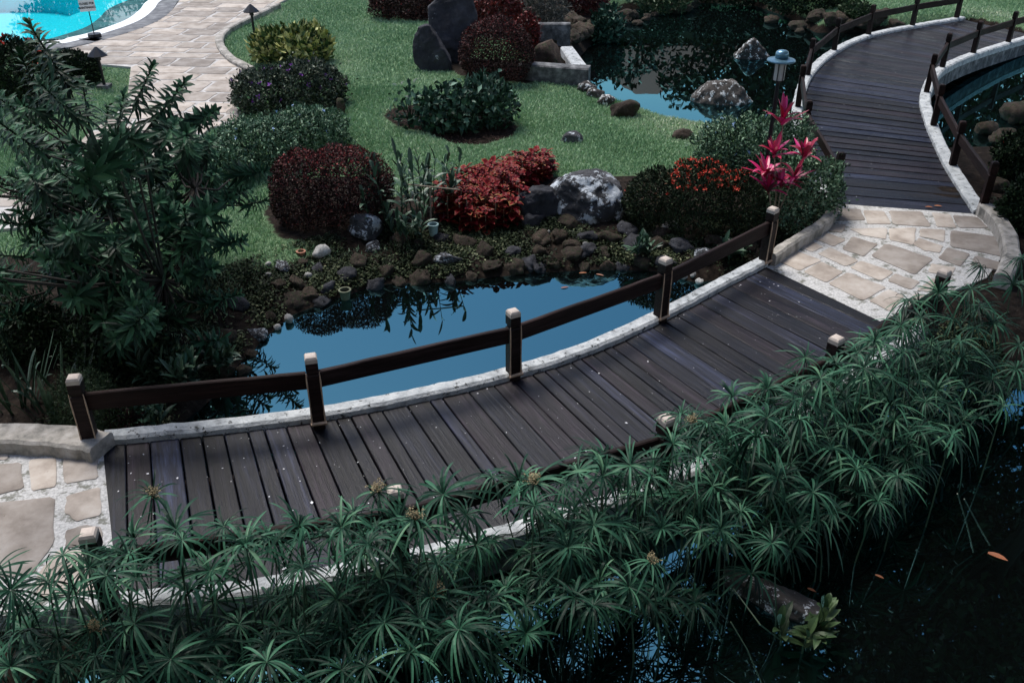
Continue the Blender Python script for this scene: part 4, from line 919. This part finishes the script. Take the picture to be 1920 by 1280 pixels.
# ------------------------------------------------------------------ dracaena tree on the left
SHOOT = []
for s in range(6):
    r_ = random.Random(500 + s); m = MB(); Ls = [.22, .28, .34, .5, .6, .7][s]; nl = [34, 38, 42, 54, 62, 70][s]
    for i in range(nl):
        f_ = i / nl; z = Ls * f_; a = i * 2.4 + r_.uniform(-.2, .2); el = -.05 + 1.15 * f_ ** 2.2 + r_.uniform(-.12, .12)
        d = Vector((math.cos(a) * math.cos(el), math.sin(a) * math.cos(el), math.sin(el)))
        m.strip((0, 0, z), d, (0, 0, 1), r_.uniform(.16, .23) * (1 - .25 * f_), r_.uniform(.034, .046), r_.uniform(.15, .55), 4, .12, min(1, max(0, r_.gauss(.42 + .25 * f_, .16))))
    m.tube([(0, 0, -.05), (0, 0, Ls * .97)], [.012, .006], 5, .1)
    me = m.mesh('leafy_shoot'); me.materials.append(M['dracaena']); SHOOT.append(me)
base = GG(238, 690)
dr = thing('dracaena_tree', 'tall dark green dracaena with whorled shoots beside the blue pond', 'tree', base)
ros = [ # pixel, depth, mesh, lean in the picture (right, up)
 (95,110,9.6,5,(-.1,1)),(270,160,9.8,5,(.6,1)),(225,220,9.6,5,(.4,1)),(315,195,9.9,5,(.7,.8)),(375,225,9.8,5,(.9,.6)),(110,190,9.2,4,(-.2,1)),(60,150,9.7,4,(-.2,1)),(300,250,9.8,4,(.6,.7)),(20,200,9.6,4,(-.3,1)),(60,205,9.3,2,(-.3,.6)),(150,300,9.2,2,(.1,.8)),(70,320,9.0,2,(-.4,.5)),
 (210,330,9.5,2,(.2,.6)),(300,310,9.4,2,(.5,.5)),(40,420,8.9,2,(-.5,.4)),(130,400,9.0,2,(0,.5)),(215,490,8.4,2,(.1,.3)),(90,470,8.5,2,(-.1,.4)),(180,440,8.8,1,(.1,.4)),(260,400,9.0,2,(.2,.4)),(320,380,9.0,1,(.5,.3)),(300,490,8.5,1,(.3,.2)),
 (345,500,8.5,1,(.5,.1)),(60,520,8.2,1,(-.4,.2)),(20,480,8.4,2,(-.5,.2)),(20,350,9.0,2,(-.6,.4)),(410,375,9.2,3,(.9,.25)),(470,325,9.6,4,(1,.35)),(480,380,9.3,1,(.8,.1)),(430,455,8.8,3,(1,.35)),(360,440,8.8,2,(.5,.2)),(405,420,9.1,2,(.7,.1)),
 (250,560,8.2,1,(.2,.1)),(310,590,8.2,1,(.4,-.05)),(360,560,8.4,2,(.7,.1)),(420,560,8.4,3,(.9,.3)),(150,560,8.1,1,(0,.1)),(230,300,9.8,2,(.1,.7)),(20,270,9.6,2,(-.4,.6)),(345,300,9.9,2,(.6,.5)),(160,190,9.9,3,(.1,1)),(170,500,8.3,1,(-.1,.3)),
 (120,340,9.4,2,(0,.5)),(270,450,9.0,1,(.2,.3)),(330,660,7.9,1,(.5,0)),(280,690,7.9,0,(.2,.1)),(390,640,8.1,1,(.6,0)),(220,640,8.0,0,(.1,.2)),(30,590,8.1,1,(-.4,.1)),(200,390,9.6,2,(.1,.5)),(300,350,9.8,2,(.3,.5)),(80,270,9.9,2,(-.1,.8)),(140,460,9.3,1,(0,.4)),(50,380,9.6,2,(-.2,.5)),(240,350,10.,2,(.2,.5)),(370,330,10.,2,(.5,.4)),(330,440,9.5,1,(.3,.3)),(100,420,9.7,2,(-.1,.5)),(180,340,10,2,(.1,.6)),(260,500,9.,1,(.2,.3)),(210,560,8.6,1,(0,.3)),(380,500,9.1,1,(.5,.2)),(445,360,9.9,2,(.8,.3))]
rs = random.Random(31); m = MB(); top = base.copy()
for _ in range(150):
    u, v, Y, k_, d_ = rs.choice(ros[8:]); u2 = u + rs.uniform(-75, 60); v2 = v + rs.uniform(-60, 60)
    if v2 < 190 + max(0, u2 - 200) * .45 or u2 > 400 - max(0, v2 - 480) * .7 or v2 > 610 or (u2 < 180 and v2 > 560): continue
    ros.append((u2, v2, Y + rs.uniform(-1.3, .5), rs.choice((1, 1, 2, 2, 3)), (d_[0] * .6 + rs.uniform(-.3, .3), d_[1] + rs.uniform(-.2, .2))))
forks = [Vector((0, .55, .1)) + base + Vector((-.5, .3, .9)), base + Vector((.35, .7, .8)), base + Vector((-.1, 1.1, 1.4)), base + Vector((-.9, 1.2, 1.6)), base + Vector((.6, 1.6, 1.6)), base + Vector((-.4, 1.5, 2.1))]
m.tube([base + Vector((0, 0, -.2)), base + Vector((0, .05, .4)), forks[1]], [.07, .055, .035], 8)
m.tube([base + Vector((-.08, .03, -.2)), base + Vector((-.25, .12, .5)), forks[0], forks[3]], [.06, .05, .04, .028], 8)
m.tube([base + Vector((.03, .08, -.2)), base + Vector((-.05, .3, .7)), forks[2], forks[5]], [.06, .05, .04, .028], 8)
m.tube([forks[1], forks[4]], [.035, .026], 7)
for (u, v, Y, k_, (lx, ly)) in ros:
    p = GY(u, v, Y + (1.9 if u > 260 else 1.0) * (1 if v < 600 else .6)); d = Vector((lx, rs.uniform(-.75, .1), ly * .75 + .1)).normalized()
    Ls = [.22, .28, .34, .5, .6, .7][k_]; start = p - d * Ls * .6
    fk = min(forks, key=lambda q: (q - start).length); md = fk.lerp(start, .5) + Vector((0, 0, -.12))
    m.tube([fk, md, start, start + d * .06], [.02, .014, .009, .008], 5)
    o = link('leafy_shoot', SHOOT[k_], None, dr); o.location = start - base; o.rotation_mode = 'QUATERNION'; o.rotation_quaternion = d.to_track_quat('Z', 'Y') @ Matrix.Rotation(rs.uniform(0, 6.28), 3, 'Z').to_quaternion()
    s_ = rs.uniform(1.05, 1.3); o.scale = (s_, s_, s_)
m.build('trunk', M['bark'], dr, base, True)

# ------------------------------------------------------------------ strappy and leafy garden plants
def strap_clump(name, label, cat, u, v, n, L, Wd, mat, spread, seed, stem=False, group=None):
    r_ = random.Random(seed); b = GG(u, v); t = thing(name, label, cat, b, group=group)
    for i in range(n):
        a = r_.uniform(0, 6.28); rad = r_.random() ** .5 * spread; p = Vector((math.cos(a) * rad, math.sin(a) * rad, -.02)); m = MB()
        d = Vector((math.cos(a) * r_.uniform(.1, .55), math.sin(a) * r_.uniform(.1, .55), 1)); 
        m.strip(p, d, (math.cos(a), math.sin(a), .01), L * r_.uniform(.7, 1.15), Wd * r_.uniform(.8, 1.2), r_.choice((.05, .1, .35, .55)), 8, .15, min(1, max(0, r_.gauss(.45, .2))), prof=lambda u: .7 + .5 * u if u < .5 else .95 - .7 * (u - .5))
        m.build('leaf', M[mat], t)
    return t
for i, (u, v, n, L) in enumerate([(30, 760, 15, .85), (95, 775, 13, .8), (-10, 700, 12, .9), (130, 735, 9, .8), (60, 700, 10, .85), (170, 700, 9, .8)]):
    strap_clump('iris_clump', 'clump of long arching strap leaves beside the terrace kerb', 'plant', u, v, n, L, .045, 'iris', .22, 600 + i, group='strap leaved clumps by the terrace')
def cane_plant(name, label, cat, u, v, n, H, spread, seed, mat='ginger'):
    r_ = random.Random(seed); b = GG(u, v); t = thing(name, label, cat, b)
    for i in range(n):
        a = r_.uniform(0, 6.28); rad = r_.random() ** .5 * spread; p = Vector((math.cos(a) * rad * 1.3, math.sin(a) * rad * .7, 0)); h = H * r_.uniform(.6, 1.1)
        e = p + Vector((math.cos(a) * h * .22, math.sin(a) * h * .15, h)); m = MB(); m.tube([p - Vector((0, 0, .05)), p.lerp(e, .5) + Vector((0, 0, .04)), e], [.010, .008, .004], 5, .3)
        st = m.build('stem', M['sedge_stem'], t); m = MB(); k = r_.randint(7, 10); a1 = r_.uniform(0, 3.14)
        for j in range(k):
            f_ = .25 + .75 * j / (k - 1); q = p.lerp(e, f_); aa = a1 + math.pi * j + r_.uniform(-.5, .5); el = r_.uniform(.5, 1.1) if j < k - 2 else 1.3
            m.strip(q, (math.cos(aa) * math.cos(el), math.sin(aa) * math.cos(el), math.sin(el)), (0, 0, 1), r_.uniform(.2, .34), r_.uniform(.05, .08), r_.uniform(.1, .5), 5, .15, min(1, max(0, r_.gauss(.5, .2))))
        m.build('leaf', M[mat], st)
    return t
cane_plant('ginger_plant', 'upright ginger clump with lance leaves next to the clipped maroon bush', 'plant', 745, 420, 17, .9, .42, 700)
cane_plant('ginger_plant', 'upright ginger clump with lance leaves behind the pale bucket', 'plant', 800, 400, 15, .9, .34, 701)
cane_plant('ginger_plant', 'leaning ginger stems in front of the clipped maroon bush', 'plant', 762, 448, 6, .5, .22, 702)
cane_plant('broadleaf_plant', 'small broad leaved plant at the left end of the near white kerb', 'plant', 285, 805, 7, .35, .16, 703, 'ginger')
cane_plant('broadleaf_plant', 'green leafy plant at the tree foot above the pond', 'plant', 320, 730, 9, .4, .3, 704, 'ginger')
cane_plant('broadleaf_plant', 'low leafy plant spreading on the bank below the dracaena', 'plant', 400, 690, 9, .3, .3, 705, 'ginger')
cane_plant('broadleaf_plant', 'tiny leafy plant on the stones below the scarlet hedge', 'plant', 1205, 480, 5, .2, .1, 706, 'ginger')
cane_plant('broadleaf_plant', 'round leaved plant under the railing beside the near white kerb', 'plant', 1372, 487, 7, .2, .14, 707, 'ginger')
cane_plant('broadleaf_plant', 'leafy water plant growing from the mossy log', 'plant', 1500, 1215, 6, .35, .14, 708, 'fern')
shrub('feathery_plant', 'feathery fern tangle around the first post of the near railing', 'plant', [(100, 700, 215, 815), (185, 745, 260, 826), (95, 742, 190, 834)], 'fern', 15000, .045, .16, 24, lump=.25, deep=.6, tb=(1.3, 3))
shrub('feathery_plant', 'reddish tangle of small leaves at the left end of the white kerb', 'plant', [(205, 760, 262, 822)], 'maroon', 2500, .04, .5, 25, lump=.25)
shrub('bank_plant', 'dark leafy undergrowth below the dracaena tree', 'plant', [(120, 570, 300, 725), (250, 655, 365, 745), (-40, 560, 130, 690)], 'darkleaf', 14000, .08, .3, 26, lump=.3, deep=.6)

# coleus: many single plants, each a stalk with tiers of leaves
COL = []
def colprof(u): return .5 + 1.0 * math.sin(math.pi * min(1, u + .12))
for s in range(6):
    r_ = random.Random(800 + s); m = MB()
    for tier, (z, L) in enumerate(((.02, .14), (.08, .14), (.14, .12), (.185, .10), (.21, .055))):
        for j in range(6 if tier < 2 else 4):
            a = j * 2 * math.pi / (6 if tier < 2 else 4) + tier * .7 + r_.uniform(-.3, .3); el = r_.uniform(-.1, .4); d = Vector((math.cos(a) * math.cos(el), math.sin(a) * math.cos(el), math.sin(el)))
            side = d.cross(Vector((0, 0, 1))).normalized(); nr = side.cross(d); b = Vector((0, 0, z)) + d * .015; Lr = L * r_.uniform(.85, 1.15); w = Lr * .36; t0 = r_.uniform(.1, .68); te = r_.choice((.2, .4, .76, .8, .9))
            vs = [b, b + d*Lr*.35 + side*w, b + d*Lr*.7 + side*w*.75, b + d*Lr - nr*Lr*.15, b + d*Lr*.7 - side*w*.75, b + d*Lr*.35 - side*w, b + d*Lr*.4 - nr*w*.25, b + d*Lr*.72 - nr*w*.25]
            m.add(vs, [(0,1,6),(1,2,7,6),(2,3,7),(3,4,7),(4,5,6,7),(5,0,6)], [t0, te, te, te, te, te, t0, t0])
    me = m.mesh('leaf_tier'); me.materials.append(M['coleus']); COL.append(me)
m = MB(); m.tube([(0, 0, -.05), (0, 0, .21)], .006, 5); CST = m.mesh('stem'); CST.materials.append(M['cane'])
rs = random.Random(12)
cpos = []
for _ in range(4000):
    u, v = rs.uniform(828, 1040), rs.uniform(318, 436)
    a_ = ((u - 900) / 74) ** 2 + ((v - 394) / 40) ** 2 < 1; b_ = abs((v - 335) - (985 - u) * .42) < 17 and 900 < u < 1030
    if not (a_ or b_): continue
    p = GG(u, v)
    if all((p.xy - q.xy).length > .115 for q in cpos): cpos.append(p)
for i, p in enumerate(cpos):
    bk = PV(*p)[0] > 950 and PV(*p)[1] < 372
    t = thing('coleus_plant', 'red coleus with yellow edged leaves ' + ('in the strip behind the grey boulder' if bk else 'in the bed in front of the ginger'), 'plant', p, group='coleus behind the boulder' if bk else 'coleus in the main bed')
    cu = math.cos((PV(*p)[1] - 380) / 60) if True else 1
    s_ = rs.uniform(1.1, 1.5); t.scale = (s_, s_, s_ * (1.0 + .5 * max(0, cu)))
    link('stem', CST, None, t); o = link('leaf_tier', COL[i % 6], None, t); o.rotation_euler = (rs.uniform(-.35, .1), rs.uniform(-.2, .2), rs.uniform(0, 6.28))

# cordyline with crimson leaf whorls
cb = GG(1448, 442); co = thing('cordyline_plant', 'crimson cordyline with pink leaf whorls at the end of the near railing', 'plant', cb)
rs = random.Random(17)
for (u, v, Y, nl, L) in [(1468, 224, cb.y + .05, 14, .36), (1452, 285, cb.y - .05, 13, .32), (1436, 322, cb.y, 15, .34), (1508, 290, cb.y + .1, 18, .36), (1466, 340, cb.y - .1, 16, .32), (1490, 328, cb.y - .1, 11, .28), (1442, 352, cb.y - .15, 12, .3)]:
    p = GY(u, v, Y) - cb; m = MB(); f0 = Vector((rs.uniform(-.06, .06), rs.uniform(-.05, .05), -.05)); m.tube([f0, f0.lerp(p, .5) + Vector((rs.uniform(-.05, .05), 0, .0)), p], [.014, .011, .009], 6); st = m.build('stem', M['cane'], co)
    for j in range(nl):
        a = j * 2.4; el = rs.uniform(.35, 1.35); m = MB(); tb_ = min(1, max(0, rs.gauss(.6, .28)))
        m.strip(p + Vector((0, 0, -.1 * (1 - j / nl))), (math.cos(a) * math.cos(el), math.sin(a) * math.cos(el), math.sin(el)), (0, 0, 1), L * rs.uniform(1.0, 1.4), rs.uniform(.06, .085), rs.uniform(.05, .6), 6, .16, tb_)
        m.build('leaf', M['cordyline'], st)

# ------------------------------------------------------------------ lamps, sign, basin, pots
lb = GG(1424, 418); H_ = GY(1465, 113, lb.y).z - lb.z
lx = GY(1465, 113, lb.y).x; lb.x = lx
t = thing('garden_lamp', 'tall black garden lamp post with a blue disc shade by the dark pond', 'lamp', lb)
m = MB(); m.lathe([(.07, -.1), (.07, .04), (.032, .06), (.032, H_ - .32), (.05, H_ - .31), (.05, H_ - .28)], n=12); m.build('pole', M['metal'], t)
m = MB(); m.lathe([(.08, H_ - .279), (.08, H_ - .02)], n=14); m.build('glass', M['glass'], t)
m = MB()
for k_ in range(6):
    a = k_ * math.pi / 3; c_ = Vector((math.cos(a) * .086, math.sin(a) * .086, 0)); m.tube([c_ + Vector((0, 0, H_ - .285)), c_ + Vector((0, 0, H_ - .01))], .007, 5)
m.build('guard', M['metal'], t)
m = MB(); m.lathe([(.198, H_ - .015), (.203, H_ + .0), (.195, H_ + .012), (.09, H_ + .03)], n=28); m.build('shade', M['lampblue'], t, smooth=False)
m = MB(); m.lathe([(.092, H_ + .031), (.096, H_ + .09), (.084, H_ + .12), (.056, H_ + .138), (.016, H_ + .145)], n=20); m.build('cap', M['lampblue'], t, smooth=True)
def pathlight(u0, v0, v1, label):
    b = GG(u0, v1); h = GY(u0, v0, b.y).z - b.z; b.x = b.x
    t = thing('path_light', label, 'lamp', b); m = MB(); m.box((-.13, -.13, -.1), (.13, .13, .09)); m.build('foot', M['concrete'], t)
    m = MB(); m.lathe([(.035, .05), (.035, h - .3), (.06, h - .29), (.06, h - .18)], n=10); m.build('post', M['metal'], t)
    m = MB(); m.lathe([(.22, h - .2), (.225, h - .185), (.02, h)], n=8); m.build('shade', M['metal'], t)
pathlight(197, 88, 166, 'black cone topped path light on the small grass patch by the pool path')
pathlight(478, 8, 72, 'black cone topped path light on the lawn by the yellow shrub')
sb = G(178, 70, .046); hz = GY(165, -2, sb.y).z - sb.z
t = thing('pool_sign', 'small white notice board on a thin pole beside the swimming pool', 'sign', sb)
m = MB(); m.lathe([(.17, .0), (.18, .03), (.17, .10), (.05, .115)], n=18); m.build('base', M['metal'], t)
bx_ = GY(165, 15, sb.y).x - sb.x; m = MB(); m.tube([(0, 0, .05), (bx_, 0, hz - .08)], .014, 7); m.build('pole', M['metal'], t)
m = MB(); m.box((-.24, -.012, -.15), (.24, .012, .15)); bo = m.build('board', M['signwhite'], t); bo.location = (bx_, -.028, hz - .17); bo.rotation_euler = (R(-8), R(-6), R(-12))
for txt, zz in (('CLOSED FOR', .045), ('MAINTENANCE', -.055)):
    cu = bpy.data.curves.new('txt', 'FONT'); cu.body = txt; cu.align_x = 'CENTER'; cu.align_y = 'CENTER'; cu.size = .078; cu.offset = .002; cu.extrude = .001
    to = bpy.data.objects.new('txt', cu); C.objects.link(to); dg = bpy.context.evaluated_depsgraph_get(); me = bpy.data.meshes.new_from_object(to.evaluated_get(dg)); bpy.data.objects.remove(to)
    o = link('lettering', me, M['ink'], bo); o.location = (0, -.0155, zz); o.rotation_euler = (R(90), 0, 0)
# concrete basin at the pond
c0 = GG(1040, 150); t = thing('stone_basin', 'open concrete basin holding a rock between lawn and dark pond', 'basin', c0)
def wall(p, q, w, h, name, mat, z0=-.4):
    a, b = G(*p) - c0, G(*q) - c0; a.z = b.z = 0; m = ribbon([a, a.lerp(b, .33), a.lerp(b, .66), b], w, z0, h, wob=.01, seed=int(p[0])); m.build(name, mat, t)
wall((975, 158), (1104, 166), .35, .38, 'front_wall', M['concrete'])
wall((1088, 150), (1062, 112), .34, .22, 'side_wall', M['white_rim'] if False else M['lime'])
wall((990, 92), (1068, 92), .25, .55, 'back_wall', M['concrete'])
p = G(1025, 128); m = MB(); me = rock_mesh(911, .5, .35, .5, cuts=7, sub=3, rough=.1); o = link('basin_rock', me, M['rock_brown'], None); smooth_(o); o.location = (p.x, p.y, .18)
tag(o, 'reddish brown rock sitting inside the concrete basin', 'rock')
# bucket, pots, stakes
def pot(u, v, r0, r1, h, mat, label, name):
    p = GG(u, v); t = thing(name, label, 'pot' if name != 'bucket' else 'bucket', p); m = MB()
    m.lathe([(r0, 0), (r1, h), (r1 + .012, h), (r1 + .012, h + .015), (r1 - .012, h + .015), (r1 - .014, h - .03)], n=18); m.build('body', M[mat], t, smooth=False)
    m = MB(); m.lathe([(r1 * .6, h * .6), (r1 - .02, h - .03)], n=14); m.build('soil', M['soil_dark'], t)
pot(813, 441, .06, .075, .17, 'bucket', 'pale blue bucket standing in front of the red coleus', 'bucket')
pot(565, 478, .05, .06, .05, 'pot', 'small terracotta saucer on the grass by the pond bank', 'flower_pot')
pot(648, 560, .06, .08, .13, 'potgreen', 'mossy flower pot at the edge of the blue pond', 'flower_pot')
def stick(pts, r, label, name, mat='cane', cat='stake'):
    b = pts[0]; m = MB(); m.tube([p - b for p in pts], r, 6); o = m.build(name, M[mat]); o.location = b; return tag(o, label, cat)
p0 = GG(808, 432); stick([p0 + Vector((0, .05, -.05)), GY(806, 352, p0.y + .05)], .014, 'upright wooden stake between the ginger plants and the coleus', 'garden_stake')
p1 = GY(765, 346, p0.y + .02); stick([p1, GY(862, 356, p0.y + .02)], .013, 'horizontal wooden stick tied above the pale bucket', 'garden_stake')
# mossy log and drifting leaves on the lower water
p = G(1455, 1125, ZW); o = link('mossy_log', rock_mesh(933, .5, .17, .14, cuts=4, sub=4, rough=.16), M['rock_lichen']); smooth_(o); o.location = (p.x, p.y, ZW + .02); o.rotation_euler = (0, R(4), R(-32))
tag(o, 'mossy brown log lying in the dark water under the sedge', 'log')
rs = random.Random(3)
for i, (u, v, s) in enumerate([(1852, 1036, .11), (1641, 1077, .05), (1514, 1102, .05)]):
    p = G(u, v, ZW + .006); m = MB(); m.strip((0, 0, 0), (1, -.7, .05), (0, 0, 1), s * 1.6, s * .6, .05, 4, .2, rs.random()); o = m.build('fallen_leaf', M['deadleaf']); o.location = p
    tag(o, 'orange fallen leaf floating on the dark water beside the sedge', 'leaf', 'leaves floating by the sedge')
for i, (u, v) in enumerate([(1086, 512), (1118, 514), (1052, 540), (1370, 508)]):
    p = G(u, v, ZW + .006); m = MB(); m.strip((0, 0, 0), (1, rs.uniform(-.5, .5), .02), (0, 0, 1), .12, .035, .02, 4, .2, rs.random()); o = m.build('fallen_leaf', M['deadleaf']); o.location = p
    tag(o, 'small orange leaf floating on the blue pond by the bank', 'leaf', 'leaves floating on the blue pond')
for i, (u, v) in enumerate([(1735, 388), (1752, 386)]):
    p = G(u, v, .012); m = MB(); m.strip((0, 0, 0), (1, -.2, .05), (0, 0, 1), .12, .05, .05, 4, .2, rs.random()); o = m.build('fallen_leaf', M['deadleaf']); o.location = p
    tag(o, 'dry fallen leaf at the landing end of the far footbridge', 'leaf', 'dry leaves on the far footbridge')
for i, (pa, pb, pc) in enumerate([((1795, 925, .3), (1812, 980, -.1), (1825, 1035, -.38)), ((1808, 935, .3), (1832, 980, -.1), (1856, 1022, -.38)), ((1375, 1103, .1), (1425, 1170, .0), (1460, 1197, -.35)), ((1370, 1165, .1), (1400, 1215, -.1), (1428, 1280, -.38))]):
    stick([G(*pa), G(*pb), G(*pc)], .006, 'thin bare sedge stem bent down into the dark water', 'bent_stem', 'sedge_stem', 'stem')['group'] = 'bent stems over the dark water'

# ------------------------------------------------------------------ beyond the frame: trees and a house mirrored in the water
def tree(x, y, H, rad, seed, label, n=5000, leaf=.3, crown_z=.62, lean=(0, 0), lumps=9, fl=.55):
    r_ = random.Random(seed); z0 = ground(x, y) - .1; t = thing('tree', label, 'tree', (x, y, z0)); m = MB()
    top = Vector((lean[0], lean[1], H * crown_z)); m.tube([(0, 0, 0), top * .4 + Vector((.1, 0, 0)), top], [.02 * H + .04, .016 * H + .02, .008 * H], 9)
    ds = []
    for i in range(lumps):
        a = r_.uniform(0, 6.28); q = r_.random() ** .5 * rad * .7; c = top + Vector((math.cos(a) * q, math.sin(a) * q, r_.uniform(-.25, .32) * H * fl)); rr = rad * r_.uniform(.3, .5)
        m.tube([top * r_.uniform(.55, .95), top.lerp(c, .6), c], [.006 * H, .004 * H, .012], 6)
        ds.append(dict(c=np.array(c), r=np.array([rr, rr, rr * .75]), zb=-9, h=1))
    m.build('trunk', M['bark'], t, smooth=True)
    P, Nn = dome_points(ds, n, .25, 3, .7, seed); k = len(P); g_ = np.random.default_rng(seed); ln = g_.uniform(.7, 1.3, k) * leaf
    V, Fc, tv = leaf_arrays(P, Nn * .4 + g_.normal(0, .8, (k, 3)), Nn + g_.normal(0, .6, (k, 3)), ln, ln * .5, g_.beta(1.5, 2, k))
    tag(link('crown', np_mesh('crown', V, Fc, tv), M['treeleaf'], t), kind='stuff'); return t
for i, (u, D, H, rad) in enumerate([(10, 50, 6.8, 3.0), (-60, 46, 7.5, 3.6), (225, 50, 7, 2.8), (-150, 52, 9, 4), (60, 56, 5.8, 2.2), (300, 54, 8, 3.2), (400, 56, 8.5, 3.6)]):
    tree((u - 960) / F * D * 1.12, D, H, rad, 20 + i, 'leafy tree beyond the swimming pool, ' + ['behind the pool end', 'beside the pool shrub', 'behind the path', 'far along the pool', 'the lowest one', 'at the path bend', 'behind the lawn'][i], 5000, .3, crown_z=.5, fl=.9)
for i, (u, D, H, rad) in enumerate([(1090, 44, 6.5, 3.5), (1330, 41, 8.5, 3.2), (1430, 40, 11, 4), (1560, 42, 12, 4.5), (1700, 40, 11.5, 4.2), (1850, 41, 12, 4.5), (2000, 38, 12, 4.5), (960, 48, 7, 3.6)]):
    tree((u - 960) / F * D * 1.12, D, H, rad, 40 + i, 'tall leafy tree beyond the dark pond, ' + ['left of the house', 'right of the house', 'behind the pond rocks', 'behind the far footbridge', 'at the end of the far footbridge', 'past the far footbridge', 'right of the far footbridge', 'behind the far rocky bank'][i], 5200, .36, crown_z=.55, fl=.8, lumps=12)
tree(10.2, 12.0, 10.0, 4.2, 71, 'spreading tree standing right of the landing with overhanging crown', 90000, .18, crown_z=.74, lean=(-2.2, -.3), lumps=18, fl=.5)
tree(12.2, 16.6, 10.5, 4.2, 72, 'spreading tree standing outside the railing of the far footbridge', 90000, .19, crown_z=.72, lean=(-2.6, -.4), lumps=18, fl=.5)
hb = thing('added_shade_building', 'unseen plastered block behind the camera added to shade the foreground', 'building', (0, -1.4, -.5))  # unseen building added behind the camera to block sky and darken the foreground
m = MB(); m.box((-16, -8, 0), (16, 0, 12.5)); m.build('wall', M['plaster'], hb)
m = MB(); m.box((-15, .003, 4.2), (15, 1.9, 4.4)); m.build('balcony', M['concrete'], hb)
for x in range(-14, 15, 4):
    for z in (1.0, 5.0, 9.0):
        m = MB(); m.box((x - .8, .003, z), (x + .8, .06, z + 2.1)); w_ = m.build('window', M['metal'], hb); m = MB(); m.box((x - .7, .063, z + .1), (x + .7, .08, z + 2.0)); m.build('pane', M['glass'], w_)
hx, hy = (1205 - 960) / F * 47 * 1.12, 47; hz_ = 6.6
t = thing('house', 'plastered house with a red hipped roof beyond the dark pond', 'house', (hx, hy, -.1))
m = MB(); m.box((-5, 0, 0), (5, 8, 4.1)); m.build('wall', M['plaster'], t)
m = MB(); m.add([(-5.7, -.7, 4.102), (5.7, -.7, 4.102), (5.7, 8.7, 4.102), (-5.7, 8.7, 4.102), (-.6, 4, hz_ + 1.2), (.6, 4, hz_ + 1.2)], [(0,1,5,4),(1,2,5),(2,3,4,5),(3,0,4),(3,2,1,0)]); m.build('roof', M['rooftile'], t)
for x in (-3.3, 0, 3.3):
    m = MB(); m.box((x - .6, -.05, 1.2), (x + .6, -.003, 2.8)); w_ = m.build('window', M['signwhite'], t); m = MB(); m.box((x - .5, -.07, 1.3), (x + .5, -.053, 2.7)); m.build('pane', M['metal'], w_)
